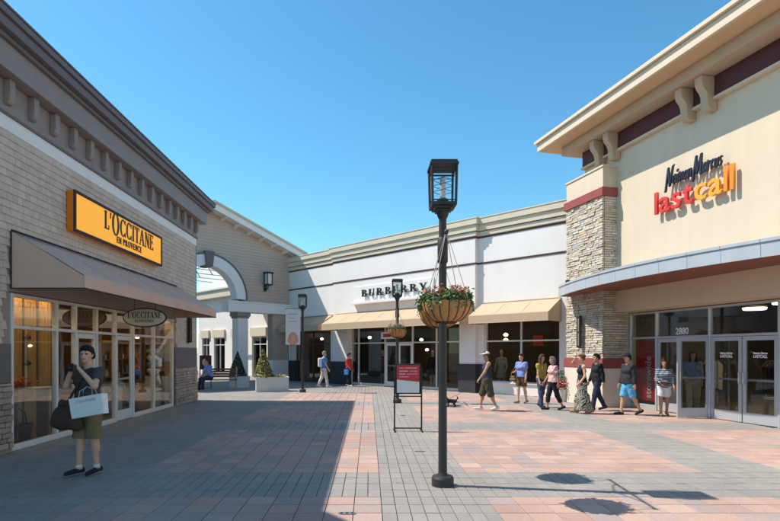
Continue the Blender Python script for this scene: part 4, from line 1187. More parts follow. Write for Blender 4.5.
    C.cap(U_((-.08, .005, 1.27)), U_((.08, .005, 1.27)), (.108 if not female else .095) + lo, k=.06, clip=cl)
    if female: C.cap(U_((.055, .072, 1.27)), U_((-.055, .072, 1.27)), .045 + lo, k=.06)
    nk = .02 if top_sleeve > 0 else .05
    C.cap(U_((-sw + .03 + (nk - .02), -.01, 1.395)), U_((sw - .03 - (nk - .02), -.01, 1.395)), .058 + lo * .8, k=.05, clip=neck)
    for s, nm in ((1, 'R'), (-1, 'L')):
        sh, el, wr = J['sh' + nm], J['el' + nm], J['wr' + nm]
        if top_sleeve > 0:
            C.ell(sh, (.06 + lo, .062 + lo, .062 + lo), clip=neck)
            if top_sleeve <= 1:
                e = sh + (el - sh) * top_sleeve; u = (el - sh) / np.linalg.norm(el - sh)
                C.cap(sh, sh + (el - sh) * (top_sleeve + .1), .05 + lo, .05 + lo * 1.2, clip=[(e, u)])
            else:
                C.cap(sh, el, .05 + lo, .042 + lo)
                t = top_sleeve - 1; e = el + (wr - el) * t; u = (wr - el) / np.linalg.norm(wr - el)
                C.cap(el, wr + u * .05, .041 + lo, .03 + lo * 1.1, clip=[(e, u)])
    V, F = C.mesh(h, fold=.0065)
    vf_obj('jacket' if jacket else 'shirt', V, F, top, body)
    # ---- trousers, shorts or skirt
    C = Field(); ll = leg_loose
    wz = U_((0, 0, 1.02))
    if skirt:
        hem = skirt
        base = np.array((0, 0, .93 + dz)); ft = (J['ankR'] + J['ankL']) / 2
        tip = np.array((0, ft[1] * .7, hem))
        C.cap((-.06, 0, .95 + dz), (.06, 0, .95 + dz), .125, clip=[(wz, (0, 0, 1))])
        for xo in (-.06, 0, .06):
            C.cap(base + np.array((xo, 0, 0)), tip + np.array((xo * 1.3, 0, -.02)), .115, .13, k=.06, clip=[((0, 0, hem), (0, 0, -1)), (wz, (0, 0, 1))])
        for nm in 'RL':
            C.cap(J['knee' + nm], np.array((J['ank' + nm][0], J['ank' + nm][1] * .9, hem + .02)), .10, .095, k=.08, clip=[((0, 0, hem), (0, 0, -1))])
        V, F = C.mesh(h, fold=.010, fscale=8)
        vf_obj('skirt', V, F, legs_wear, body)
    else:
        C.cap(U_((-.07, 0, .95)), U_((.07, 0, .95)), .118 + (0.006 if female else 0), clip=[(wz, nup)])
        for s, nm in ((1, 'R'), (-1, 'L')):
            hip, kn, an = J['hip' + nm], J['knee' + nm], J['ank' + nm]
            if leg_len <= 1:
                e = hip + (kn - hip) * leg_len; u = (kn - hip) / np.linalg.norm(kn - hip)
                C.cap(hip, kn, .088 + ll, .062 + ll * 1.5, clip=[(e, u)])
            else:
                C.cap(hip, kn, .088 + ll, .058 + ll)
                e = kn + (an - kn) * (leg_len - 1); u = (an - kn) / np.linalg.norm(an - kn)
                C.cap(kn, an + u * .03, .056 + ll, .045 + ll, clip=[(e, u)])
        V, F = C.mesh(h, fold=.006)
        vf_obj('shorts' if leg_len < 1.4 else 'trousers', V, F, legs_wear, body)
    # ---- shoes
    for nm in 'RL':
        C = Field(); hl, to = J['heel' + nm], J['toe' + nm]
        C.cap(hl + np.array((0, .0, .014)), to + np.array((0, .01, .008)), .045, .036, k=.01); C.cap(J['ank' + nm] + np.array((0, .01, -.03)), hl + np.array((0, .02, .01)), .043, .043, k=.02)
        V, F = C.mesh(min(h, .011))
        so = vf_obj('shoe', V, F, [shoes, 'shoe_white'], body)
        if shoes != 'shoe_white' and h < .01:
            zc_ = V[F].mean(1); d_ = (to - hl); zl = hl[2] + (zc_[:, 1] - hl[1]) / (d_[1] + 1e-6) * d_[2]
            so.data.polygons.foreach_set('material_index', (zc_[:, 2] < zl - .012).astype(np.int32))
        if sock:
            C = Field(); C.cap(J['ank' + nm] + np.array((0, 0, -.02)), J['ank' + nm] + (J['knee' + nm] - J['ank' + nm]) * .12, .042, .042, clip=[(J['ank' + nm] + np.array((0, 0, .05)), (0, 0, 1))])
            V, F = C.mesh(h); vf_obj('sock', V, F, sock, body)
    # ---- hair
    if hair:
        C = Field()
        face = [(HP((0, .060, .048)), HP((0, .62, -.62)) - HP((0, 0, 0)))]
        C.ell(HP((0, -.012, .028)), (.089, .099, .108), k=.02, clip=face + ([(HP((0, -.03, -.002)), HP((0, .45, -.9)) - HP((0, 0, 0)))] if hair_style == 'short' else []))
        C.ell(HP((0, .032, .088)), (.068, .066, .042), k=.02)
        if h < .01:
          for q in range(7): C.cap(HP((-.055 + q * .018, .066 - abs(q - 3) * .006, .092)), HP((-.06 + q * .02 + .010 * (q % 2), .088 - abs(q - 3) * .008, .064 - .012 * (q % 3))), .016, .006, k=.006)
        if hair_style == 'short':
            C.cap(HP((-.05, -.06, -.03)), HP((.05, -.06, -.03)), .035, k=.03)
            for s in (-1, 1): C.cap(HP((s * .072, .01, .03)), HP((s * .074, .008, -.01)), .014, .009, k=.01)
        if hair_style == 'long':
            for s in (-1, 0, 1): C.cap(HP((s * .06, -.04, .0)), HP((s * .075, -.055, -.24)), .045, .035, k=.04)
            for s in (-1, 1): C.cap(HP((s * .078, .01, .02)), HP((s * .09, .0, -.22)), .022, .03, k=.03)
        if hair_style == 'bob':
            for s in (-1, 0, 1): C.cap(HP((s * .055, -.045, .0)), HP((s * .06, -.045, -.09)), .045, .038, k=.04)
            for s in (-1, 1): C.cap(HP((s * .078, .005, .02)), HP((s * .08, .005, -.08)), .02, .022, k=.03)
        if hair_style == 'bun':
            C.ell(HP((0, -.085, .07)), (.05, .05, .05), k=.02); C.cap(HP((-.04, -.06, -.02)), HP((.04, -.06, -.02)), .035, k=.03)
        V, F = C.mesh(min(h, .010), fold=.003, fscale=22)
        vf_obj('hair', V, F, hair, body)
    if cap:
        C = Field()
        C.ell(HP((0, -.002, .05)), (.092, .104, .085), k=.0, clip=[(HP((0, 0, .048)), HP((0, 0, -1.0)) - HP((0, 0, 0)))])
        V, F = C.mesh(min(h, .010)); cc = vf_obj('cap', V, F, cap, body)
        C = Field()
        C.ell(HP((0, .115, .048)), (.075, .085, .012), k=0)
        V, F = C.mesh(.008); vf_obj('brim', V, F, cap, cc)
    if extra: extra(body, J, U_, HP, dz)
    sc_f = H / 1.755
    body.location = (X, Y, 0.0); body.rotation_euler = (0, 0, R(head)); body.scale = (sc_f,) * 3
    tag(body, label, 'person', group)
    def to_world(v):
        v = np.array(v, float) * sc_f; a = R(head)
        return Vector((X + v[0] * math.cos(a) - v[1] * math.sin(a), Y + v[0] * math.sin(a) + v[1] * math.cos(a), v[2]))
    return body, J, to_world, dz
def g_at(px, py): Y = 884.0 / (py - 351.5); return at(px, Y), Y
def walk(p): return {0: (14, 5, -13, 12), 1: (-12, 15, 15, 6), 2: (7, 3, -7, 9), 3: (15, 8, -13, 15)}[p]
# --- the photographer by the shop window
X, Y = -3.88, 7.18
near_man, J, W, dz = person('person taking a photo, charcoal t-shirt, olive shorts, by the shop window', X, Y, 160, 1.745, 'cloth_charcoal', 'cloth_olive', 'skin_c', 'hair_black', 'short',
    legs=(7, 4, -3, 3), hands=((.03, .245, 1.425), (-.165, .245, 1.415)), hints=((.75, -.35, -1), (-.75, -.3, -1)), top_sleeve=.62, leg_len=.98, head_yaw=22, head_tilt=-2, h=.0068, loose=.018, top_len=.90,
    leg_loose=.026, sock='shoe_white', group='people standing or sitting on the plaza', fist=True)
cm = empty('camera_in_hands', W((-.07, .32, 1.49)), 160, 'black compact camera held up by person in charcoal t-shirt', 'camera')
box('camera_body', cm, 'black_paint', -.065, .065, -.03, .03, -.045, .045, .006)
MB().lathe([(0, 0), (.032, 0), (.034, .03), (.030, .055), (.0, .05)], n=16).build('lens', 'black_paint', cm).rotation_euler = (R(-90), 0, 0)
box('viewfinder', cm, 'black_paint', -.02, .02, -.022, .022, .045, .062, .004)
# brown shoulder bag
C = Field(); C.cap((-.13, 0, -.12), (.13, .01, -.13), .075, .07, k=.08); C.cap((-.10, 0, -.02), (.11, 0, -.03), .065, .06, k=.08); C.cap((-.07, 0, .10), (.08, 0, .09), .035, .03, k=.09); C.ell((.05, -.03, -.10), (.12, .07, .09), k=.05)
V, F = C.mesh(.008, fold=.010, fscale=6)
bag = vf_obj('shoulder_bag', V, F, 'bag_brown'); pb = W((.20, .15, .88)); bag.scale = (1.3, 1.2, 1.25); bag.location = pb; bag.rotation_euler = (0, R(-6), R(162)); tag(bag, 'slouchy dark brown shoulder bag at the hip of photo-taking person', 'bag')
inv = lambda p: bag.matrix_basis.inverted() @ Vector(p)
MB().tube([inv(W(q)) for q in ((-.115, .05, 1.47), (-.06, .135, 1.36), (.02, .155, 1.24), (.12, .15, 1.12), (.20, .14, 1.03))], .014, 5).build('strap', 'bag_brown', bag)
MB().tube([inv(W(q)) for q in ((-.115, .05, 1.47), (-.10, -.06, 1.46), (-.02, -.135, 1.34), (.10, -.13, 1.18), (.20, -.02, 1.05), (.23, .05, 1.02))], .014, 5).build('strap', 'bag_brown', bag)
# white paper bag hooked over the forearm
wb = empty('paper_shopping_bag', W((-.265, .20, .85)), 172, 'white paper shopping bag hanging from forearm of photo-taking person', 'bag')
wb.rotation_euler = (R(4), R(10), R(172))
mb = MB(); a, b, hh = .235, .05, .265
mb.add([(-a, -b, 0), (a, -b, 0), (a, b, 0), (-a, b, 0), (-a - .006, -b - .012, hh), (a + .006, -b - .01, hh), (a + .006, b + .012, hh), (-a - .006, b + .01, hh), (a - .01, 0, hh * .55), (-a + .01, 0, hh * .55)],
       [(0, 3, 2, 1), (0, 1, 5, 4), (2, 3, 7, 6), (1, 2, 8), (1, 8, 5), (8, 2, 6), (5, 8, 6), (3, 0, 9), (9, 0, 4), (3, 9, 7), (9, 4, 7)])
mb.build('bag_body', 'paper_white', wb)
for sy in (-1, 1):
    MB().tube([(-.10, sy * b, hh), (-.09, sy * b * .6, hh + .08), (0, 0, hh + .13), (.09, sy * b * .6, hh + .08), (.10, sy * b, hh)], .004, 5).build('handle', 'cloth_white', wb)
me, a_, b_ = font_mesh("L'OCCITANE", .05, .001, 0); o = mesh_obj('print', me, 'bench_metal', wb); o.location = ((b_ - a_) / 2, b + .014, .19); o.rotation_euler = (0, 0, R(180))
# --- walkers
X, Y = g_at(324, 387.5)
bm_, J, W, dz = person('person in bright blue shirt and pale trousers with white backpack, walking by dark shop window', X, Y, -78, 1.70, 'cloth_blue', 'cloth_stone', 'skin_c', 'hair_fair', 'short', legs=walk(0), hands=((.23, .20, .86), (-.23, -.12, .84)), top_sleeve=.6, shoes='shoe_white')
C = Field(); C.rbox((0, -.20, 1.22), (.10, .04, .17), .05); V, F = C.mesh(.012, fold=.003)
bp_ = vf_obj('backpack', V, F, 'cloth_white'); bp_.location = bm_.location; bp_.rotation_euler = bm_.rotation_euler; bp_.scale = bm_.scale; tag(bp_, 'white backpack worn by person in bright blue shirt', 'backpack')
for s in (-1, 1): MB().tube([(s * .09, -.15, 1.40), (s * .10, -.04, 1.485), (s * .10, .09, 1.43), (s * .11, .135, 1.28), (s * .13, .02, 1.08), (s * .12, -.14, 1.06)], .016, 5).build('strap', 'cloth_white', bp_)
X, Y = g_at(349, 386.5)
r_man, J, W, dz = person('person in red hooded top and dark trousers beside the white pilaster', X, Y, -120, 1.60, 'cloth_red', 'cloth_black', 'skin_b', 'hair_black', 'short', legs=walk(2), hands=((.2, .16, .95), (-.22, .10, .86)), top_sleeve=1.9, shoes='shoe_white', female=True)
b2 = empty('blue_carrier_bag', W((.26, .0, .62 + dz)), -120, 'small blue carrier bag carried by person in red top', 'bag')
MB().prism([(-.10, 0), (.10, 0), (.12, .26), (-.12, .26)], 'x', -.04, .04).build('bag_body', 'cloth_blue', b2); MB().tube([(0, -.06, .26), (0, -.04, .36), (0, .04, .36), (0, .06, .26)], .006, 5).build('handle', 'cloth_blue', b2)
X, Y = g_at(487, 410.5)
capman, J, W, dz = person('person in white cap, dark tank top and long army shorts leading a small dog', X, Y, 88, 1.68, 'cloth_navy', 'cloth_army', 'skin_b', 'hair_brown', 'short', legs=(16, 7, -12, 12), hands=((.27, -.12, .86), (-.28, .30, .92)), hints=((.3, -1, -.2), (-.3, -1, -.3)),
       top_sleeve=0, leg_len=1.12, loose=.022, shoes='shoe_white', cap='cloth_white', leg_loose=.045, sock='cloth_white', fist=True)
leash_hand = W(J['wrL'] + np.array((0, .06, -.03)))
X, Y = g_at(521.5, 403.5)
wblue, J, W, dz = person('person in blue top and brown shorts with olive brown handbag by the display window', X, Y, 128, 1.60, 'cloth_periwinkle', 'cloth_rust', 'skin_c', 'hair_brown', 'bun', legs=walk(2), hands=((.16, .24, 1.10), (-.22, .06, .86)), hints=((.5, -1, -.5), (-.3, -1, -.3)), top_sleeve=.6, leg_len=.72, shoes='bag_tan', female=True, loose=.022)
C = Field(); C.cap((-.07, 0, -.05), (.07, 0, -.05), .055, k=.05); C.cap((-.04, 0, .05), (.05, 0, .05), .035, k=.07); V, F = C.mesh(.010, fold=.005); hb = vf_obj('handbag', V, F, 'bag_olive'); hb.location = W((.28, .12, .88 + dz)); hb.rotation_euler = (0, 0, R(128)); tag(hb, 'olive brown handbag carried by person in blue top and brown shorts', 'bag')
pv = lambda p: hb.matrix_basis.inverted() @ Vector(p)
MB().tube([(-.08, 0, .11), pv(W((.19, .02, 1.43 + dz))) , (.08, 0, .11)], .008, 5).build('strap', 'bag_tan', hb)
X, Y = g_at(541.5, 407.5)
person('person with long brown hair, mustard top and blue jeans walking in a pair', X, Y, -150, 1.58, 'cloth_mustard', 'cloth_denim', 'skin_a', 'hair_brown', 'long', legs=walk(2), hands=((.21, .1, .84), (-.21, .02, .84)), top_sleeve=.35, female=True)
X, Y = g_at(553, 410)
person('person with grey hair, white and coral top and black cropped trousers', X, Y, 95, 1.54, 'cloth_patchwork', 'cloth_black', 'skin_b', 'hair_grey', 'bob', legs=walk(3), hands=((.22, .20, .92), (-.22, -.08, .84)), top_sleeve=.6, leg_len=1.6, female=True, loose=.024)
X, Y = g_at(582, 413.5)
person('person in black tank top and long zebra print skirt, one arm raised', X, Y, 84, 1.60, 'cloth_black', 'cloth_zebra', 'skin_c', 'hair_auburn', 'bun', legs=(12, 5, -11, 11), hands=((.12, .16, 1.63), (-.20, .12, .92)), hints=((.8, .6, .2), (-.3, -1, -.3)), top_sleeve=0, skirt=.10, female=True, shoes='bag_tan')
X, Y = g_at(597, 410.5)
person('person in dark jacket and dark jeans walking past the stone pier', X, Y, 92, 1.62, 'cloth_black', 'cloth_navy', 'skin_a', 'hair_black', 'short', legs=walk(1), hands=((.23, .16, .86), (-.23, -.10, .84)), top_sleeve=1.95, loose=.015, jacket=True, top_len=.88)
X, Y = g_at(628, 415)
person('person in dark jacket, bright blue shorts and black shoes outside the store doors', X, Y, 98, 1.64, 'cloth_ink', 'cloth_sky', 'skin_a', 'hair_black', 'short', legs=(14, 6, -14, 18), hands=((.22, .12, .85), (-.24, -.05, .84)), top_sleeve=1.9, leg_len=.92, leg_loose=.022, loose=.019, jacket=True, top_len=.86, cap='cloth_black')
X, Y = g_at(664, 416)
swm, J, W, dz = person('person in striped cardigan and white shorts coming out of the store', X, Y, 158, 1.47, 'cloth_striped', 'cloth_white', 'skin_b', 'hair_brown', 'bob', legs=walk(2), hands=((.12, .26, 1.02), (-.26, .12, .90)), hints=((.7, -.7, -.6), (-.4, -1, -.4)), top_sleeve=1.5, leg_len=.75, female=True, loose=.021, top_len=.86, shoes='bag_tan', jacket=True)
C = Field(); C.rbox((0, 0, 0), (.075, .02, .035), .02); V, F = C.mesh(.010); cb = vf_obj('clutch_bag', V, F, 'bag_brown'); cb.location = W((.04, .30, 1.02 + dz)); cb.rotation_euler = (0, 0, R(158)); tag(cb, 'small brown clutch bag held by person in striped cardigan', 'bag')
px_, py_ = ns_world(-2.0, .55)[:2]
person('person in grey-blue top and khaki trousers seen through the open door glass', px_, py_, 150, 1.68, 'cloth_steel', 'cloth_khaki', 'skin_b', 'hair_brown', 'long', legs=walk(2), hands=((.2, .2, .98), (-.22, .05, .84)), top_sleeve=1.5, female=True, loose=.02, group='people standing or sitting on the plaza')
# --- seated person
person('seated person in pale blue shirt and dark jeans on the wooden bench', -7.05, 23.05, 140, 1.72, 'cloth_periwinkle', 'cloth_navy', 'skin_b', 'hair_brown', 'short', legs=(82, 70, 86, 88), hands=((.12, .36, .98), (-.10, .38, .98)), hints=((.6, -.6, -.6), (-.6, -.6, -.6)), top_sleeve=1.0, seated=.565, lean=12, head_tilt=-14, group='people standing or sitting on the plaza')
# --- dog and leash
dg_ = Field()
dg_.cap((0, -.13, .20), (0, .10, .21), .062, .07); dg_.cap((0, .10, .23), (0, .17, .31), .05, .042); dg_.ell((0, .185, .335), (.045, .055, .045)); dg_.cap((0, .21, .325), (0, .265, .31), .026, .018)
for s in (-1, 1):
    dg_.cap((s * .04, .10, .17), (s * .042, .09, .09), .03, .02); dg_.cap((s * .042, .09, .09), (s * .042, .105, .02), .018, .016); dg_.cap((s * .042, .10, .016), (s * .042, .135, .014), .016, .013)
    dg_.cap((s * .042, -.12, .18), (s * .046, -.09, .11), .042, .026); dg_.cap((s * .046, -.09, .11), (s * .045, -.15, .065), .02, .016); dg_.cap((s * .045, -.15, .065), (s * .045, -.135, .016), .015, .015); dg_.cap((s * .045, -.135, .015), (s * .045, -.105, .014), .016, .013)
    dg_.cap((s * .03, .175, .37), (s * .045, .165, .405), .016, .008, k=.01)
dg_.cap((0, -.17, .23), (0, -.23, .31), .022, .018); dg_.cap((0, -.23, .31), (0, -.20, .37), .018, .012)
V, F = dg_.mesh(.010, fold=.004, fscale=14)
X, Y = g_at(451, 407)
dog = vf_obj('small_dog', V, F, 'hair_black'); dog.location = (X, Y, 0); dog.rotation_euler = (0, 0, R(80)); dog.scale = (.9,) * 3; tag(dog, 'small black dog with upright tail walking on a leash', 'dog')
a = Vector((X - .05, Y, .27)); b = leash_hand
ls = MB().tube([a, a.lerp(b, .35) + Vector((0, 0, -.06)), a.lerp(b, .7) + Vector((0, 0, -.05)), b], .006, 5).build('dog_leash', 'black_paint'); tag(ls, 'thin dark leash between small black dog and person in white cap', 'leash')

# ================================================================== LAMP POSTS
def lamp_post(loc, label, banner=False):
    e = empty('street_lamp', loc, 0, label, 'street lamp', 'lantern lamp posts on the plaza')
    MB().lathe([(0, 0), (.14, 0), (.14, .10), (.125, .125), (.07, .13), (.055, .17)], n=24, smooth=False).build('base', 'lamp_metal', e)
    MB().lathe([(.056, .13), (.052, 1.8), (.048, 3.40)], n=18).build('post', 'lamp_metal', e)
    MB().lathe([(.048, 3.38), (.06, 3.40), (.075, 3.44), (.075, 3.47)], n=18, smooth=False).build('collar', 'lamp_metal', e)
    for k, (w, z0, z1) in enumerate(((.09, 3.465, 3.495), (.125, 3.495, 3.525), (.158, 3.525, 3.565))):
        box('lantern_step', e, 'lamp_metal', -w, w, -w, w, z0, z1, .004)
    for sx in (-1, 1):
        for sy in (-1, 1):
            w0, w1 = .145, .155
            MB().tube([(sx * w0, sy * w0, 3.56), (sx * w1, sy * w1, 4.02)], .016, 4).build('lantern_post', 'lamp_metal', e)
    for d in range(4):
        r_ = Matrix.Rotation(d * math.pi / 2, 4, 'Z')
        mb = MB(); mb.add([r_ @ Vector(q) for q in ((-.14, -.142, 3.57), (.14, -.142, 3.57), (.148, -.15, 4.01), (-.148, -.15, 4.01))], [(0, 1, 2, 3)])
        mb.build('lantern_glass', 'glass', e)
        for zz, ht in ((3.985, .02), (3.94, .008), (3.585, .014)):
            mb = MB(); mb.tube([r_ @ Vector((-.145, -.151, zz)), r_ @ Vector((.145, -.151, zz))], ht * .6, 4); mb.build('lantern_bar', 'lamp_metal', e)
    box('lantern_cap', e, 'lamp_metal', -.178, .178, -.178, .178, 4.02, 4.055, .004)
    box('lantern_lid', e, 'lamp_metal', -.165, .165, -.165, .165, 4.055, 4.085, .004)
    MB().lathe([(.075, 3.57), (.075, 3.62), (.05, 3.64), (0, 3.64)], n=14, smooth=False).build('lamp_holder', 'lamp_metal', e)
    MB().lathe([(.034, 3.64), (.04, 3.70), (.034, 3.90), (0, 3.93)], n=12).build('light_tube', 'lamp_glass', e)
    for q in range(3):
        zz = 3.72 + q * .075
        MB().lathe([(.135, zz), (.14, zz + .004), (.135, zz + .008)], n=4, smooth=False).build('louvre_ring', 'lamp_metal', e)
    return e
LX = .935
L1 = lamp_post((LX, 6.6, 0), 'tall black lantern lamp post carrying two baskets of red flowers')
L2 = lamp_post((LX, 17.2, 0), 'black lantern lamp post with pink flower baskets before the raised letter sign')
L3 = lamp_post((-2.77, 21.7, 0), 'black lantern lamp post with white banner near the planter box')
def arm(e):
    MB().tube([(-.05, -.64, 3.07), (.05, .64, 3.07)], .016, 8).build('basket_arm', 'lamp_metal', e)
    for s in (-1, 1):
        MB().tube([(0, s * .05, 2.86), (0, s * .30, 2.98), (s * .033, s * .42, 3.07)], .010, 6).build('arm_brace', 'lamp_metal', e)
        MB().lathe([(0, -.03), (.024, -.02), (.024, .02), (0, .03)], (s * .05, s * .65, 3.07), 10).build('arm_finial', 'lamp_metal', e)
    MB().lathe([(.055, 2.82), (.066, 2.84), (.066, 3.12), (.055, 3.14)], n=16).build('arm_clamp', 'lamp_metal', e)
arm(L1); arm(L2)
def leaf_cloud(n, gen, size, mats, parent, name, aspect=.55, normal_up=0.3):
    mb = MB()
    for _ in range(n):
        p, nrm = gen()
        p = Vector(p); d = Vector(nrm) + Vector((random.gauss(0, .6), random.gauss(0, .6), random.gauss(normal_up, .5))); d.normalize()
        u = d.orthogonal().normalized(); u.rotate(Matrix.Rotation(random.uniform(0, 6.28), 3, d)); w = d.cross(u)
        s = size * random.uniform(.6, 1.35)
        mb.add([p - u * s * .5, p + w * s * aspect * .5 + d * s * .12, p + u * s * .5, p - w * s * aspect * .5 + d * s * .12], [(0, 1, 2, 3)])
    o = mb.build(name, mats, parent); o['kind'] = 'stuff'
    return o
def hanging_basket(loc, hang, label, petals, seed, nl=420, scale=1.0):
    """loc: centre of the rim; hang: height of the hook above the rim"""
    random.seed(seed)
    e = empty('hanging_basket', loc, random.uniform(0, 90), label, 'hanging basket', 'coir flower baskets hung from lamp posts')
    R0 = .275 * scale
    prof = [(R0 * math.sin(R(a)) ** .62, -.255 * scale * math.cos(R(a))) for a in range(4, 91, 9)]
    lin = MB(); nn_ = 96
    vs_ = [(r_ * (1 + .055 * abs(math.sin(8 * 2 * math.pi * k / nn_)) ** .7 + random.gauss(0, .008)) * math.cos(2 * math.pi * k / nn_), r_ * (1 + .055 * abs(math.sin(8 * 2 * math.pi * k / nn_)) ** .7 + random.gauss(0, .008)) * math.sin(2 * math.pi * k / nn_), z + random.gauss(0, .003)) for r_, z in prof for k in range(nn_)]
    lin.add(vs_, [(i * nn_ + k, i * nn_ + (k + 1) % nn_, (i + 1) * nn_ + (k + 1) % nn_, (i + 1) * nn_ + k) for i in range(len(prof) - 1) for k in range(nn_)], True).build('coir_liner', 'coir', e)
    for k in range(16):
        a = 2 * math.pi * k / 16
        MB().tube([((r_ * 1.03 + .004) * math.cos(a), (r_ * 1.03 + .004) * math.sin(a), z) for r_, z in prof], .0045, 5).build('wire_rib', 'lamp_metal', e)
    for rr, zz in ((R0 * 1.04, 0.0), (prof[0][0] * 2.2, prof[0][1] - .004)):
        MB().tube([(rr * math.cos(2 * math.pi * k / 32), rr * math.sin(2 * math.pi * k / 32), zz) for k in range(33)], .0075, 6).build('wire_rim', 'lamp_metal', e)
    for k in range(4):
        a = 2 * math.pi * k / 4 + .5
        MB().tube([(R0 * 1.03 * math.cos(a), R0 * 1.03 * math.sin(a), 0), (.01 * math.cos(a), .01 * math.sin(a), hang)], .0042, 5).build('chain', 'bench_metal', e)
    MB().lathe([(0, -.04), (R0 * .96, -.04)], n=24).build('soil', 'soil', e)
    clumps = [(random.uniform(0, 6.28), R0 * math.sqrt(random.random()) * 1.02, random.uniform(.03, .11)) for _ in range(24)]
    def g():
        a, r_, z = random.choice(clumps)
        return ((r_ * math.cos(a) + random.gauss(0, .04), r_ * math.sin(a) + random.gauss(0, .04), abs(random.gauss(z * .6, .045)) - .01), (math.cos(a) * .5, math.sin(a) * .5, .7))
    leaf_cloud(int(nl * 1.3), g, .055, 'leaf_green', e, 'foliage')
    def g3():
        a = random.uniform(0, 6.28); q = random.random()
        return ((R0 * (1.02 + .12 * q) * math.cos(a), R0 * (1.02 + .12 * q) * math.sin(a), .03 - .17 * q * abs(math.sin(3 * a + seed))), (math.cos(a), math.sin(a), .2))
    leaf_cloud(nl // 4, g3, .05, 'leaf_green', e, 'trailing_foliage')
    heads = [(random.uniform(0, 6.28), R0 * math.sqrt(random.random()) * 1.05, random.uniform(.04, .14)) for _ in range(60)]
    def g2():
        a, r_, z = random.choice(heads)
        return ((r_ * math.cos(a) + random.gauss(0, .014), r_ * math.sin(a) + random.gauss(0, .014), z + random.gauss(0, .012)), (0, 0, 1))
    leaf_cloud(int(nl * 1.15), g2, .030, petals, e, 'flowers', .9)
    return e
hanging_basket((LX - .048, 5.98, 2.29), .77, 'coir basket of red flowers on lamp arm pointing away from sign stand', 'petal_red', 3, 620)
hanging_basket((LX + .048, 7.22, 2.29), .77, 'coir basket of red flowers on lamp arm pointing towards sign stand', 'petal_red', 4, 500)
hanging_basket((LX - .048, 16.57, 2.42), .64, 'coir basket of pink flowers on lamp arm pointing towards sign stand', 'petal_pink', 5, 350)
hanging_basket((LX + .048, 17.83, 2.42), .64, 'coir basket of pink flowers on lamp arm pointing towards glazed doors', 'petal_pink', 6, 300)
bn = empty('lamp_banner', (-2.77, 21.7, 0), 0, 'white hanging banner with orange portrait on lamp post near planter', 'banner')
box('cloth', bn, 'poster_white', -.71, -.10, -.008, .008, 1.98, 3.48, 0)
for zz in (1.97, 3.49): MB().tube([(-.74, 0, zz), (-.04, 0, zz)], .014, 6).build('rod', 'lamp_metal', bn)
MB().prism([(-.40 + .20 * math.cos(2 * math.pi * k / 20) * (1.25 if math.sin(2 * math.pi * k / 20) < 0 else 1), max(1.99, 2.24 + .27 * math.sin(2 * math.pi * k / 20))) for k in range(20)], 'y', -.0105, -.0085).build('portrait', 'banner_image', bn)
MB().prism([(-.40 + .10 * math.cos(2 * math.pi * k / 16), 2.24 + .14 * math.sin(2 * math.pi * k / 16)) for k in range(16)], 'y', -.0125, -.011).build('portrait', 'skin_c', bn)
for zz, a, b in ((3.24, -.60, -.24), (3.08, -.58, -.34), (2.94, -.60, -.22)): box('print', bn, 'bench_metal', a, b, -.011, -.0085, zz, zz + .035, 0)
# wall lantern on the gable
cG, sG = math.cos(R(45)), math.sin(R(45))
def ga_world(s, y, z=0): return (-8.35 + s * cG - y * sG, 26.95 + s * sG + y * cG, z)
wl = empty('wall_lantern', ga_world(3.48, 0, 5.15), 45, 'black box lantern on curved bracket fixed to gable siding', 'wall light')
box('wall_plate', wl, 'lamp_metal', -.09, .09, -.06, 0, -.05, .28)
MB().tube([(0, -.05, .12), (0, -.18, .06), (0, -.30, .10), (0, -.34, .26)], .035, 8).build('bracket', 'lamp_metal', wl)
box('lantern_base', wl, 'lamp_metal', -.18, .18, -.52, -.16, .26, .33)
for sx in (-1, 1):
    for yy in (-.50, -.18): box('lantern_post', wl, 'lamp_metal', sx * .16 - .02, sx * .16 + .02, yy - .02, yy + .02, .33, .92, .003)
box('diffuser', wl, 'lamp_glass', -.13, .13, -.47, -.21, .33, .92)
box('lantern_roof', wl, 'lamp_metal', -.22, .22, -.56, -.12, .92, 1.0)

# ================================================================== SIGN STAND
Y = 11.12; X0, X1 = at(394.5, Y), at(421.5, Y)
st = empty('sign_stand', ((X0 + X1) / 2, Y, 0), 0, 'black tubular stand holding a red and white poster on the plaza', 'sign stand')
w = (X1 - X0) / 2
for s in (-1, 1):
    box('upright', st, 'black_paint', s * w - .016, s * w + .016, -.016, .016, .02, 1.36, .004)
    box('foot', st, 'black_paint', s * w - .018, s * w + .018, -.22, .22, 0, .022, .004)
box('cross_bar', st, 'black_paint', -w + .016, w - .016, -.012, .012, .05, .075, .003); box('cross_bar', st, 'black_paint', -w + .016, w - .016, -.012, .012, .73, .755, .003)
fr_ = box('poster_frame', st, 'black_paint', -w + .018, w - .018, -.018, .018, .79, 1.44)
box('poster', fr_, 'poster_white', -w + .05, w - .05, -.0215, -.0185, .82, 1.41, 0)
MB().prism([(-w + .05, 1.10), (w - .05, 1.05), (w - .05, 1.41), (-w + .05, 1.41)], 'y', -.0235, -.022).build('poster', 'poster_red', fr_)
for t, xx, zz, sz in (('SALE', -.20, 1.30, .085), ('up to', -.20, 1.22, .06), ('SAVE', -.02, 1.24, .07), ('more', -.18, 1.15, .06)):
    pass
for zz, a, b in ((1.335, -.19, -.10), (1.335, -.07, .19), (1.27, -.19, .0), (1.27, .03, .2), (1.21, -.19, -.06), (1.21, -.03, .20), (1.15, -.19, .02)):
    box('print', fr_, 'petal_pink', a, b, -.0255, -.024, zz, zz + .022, 0)

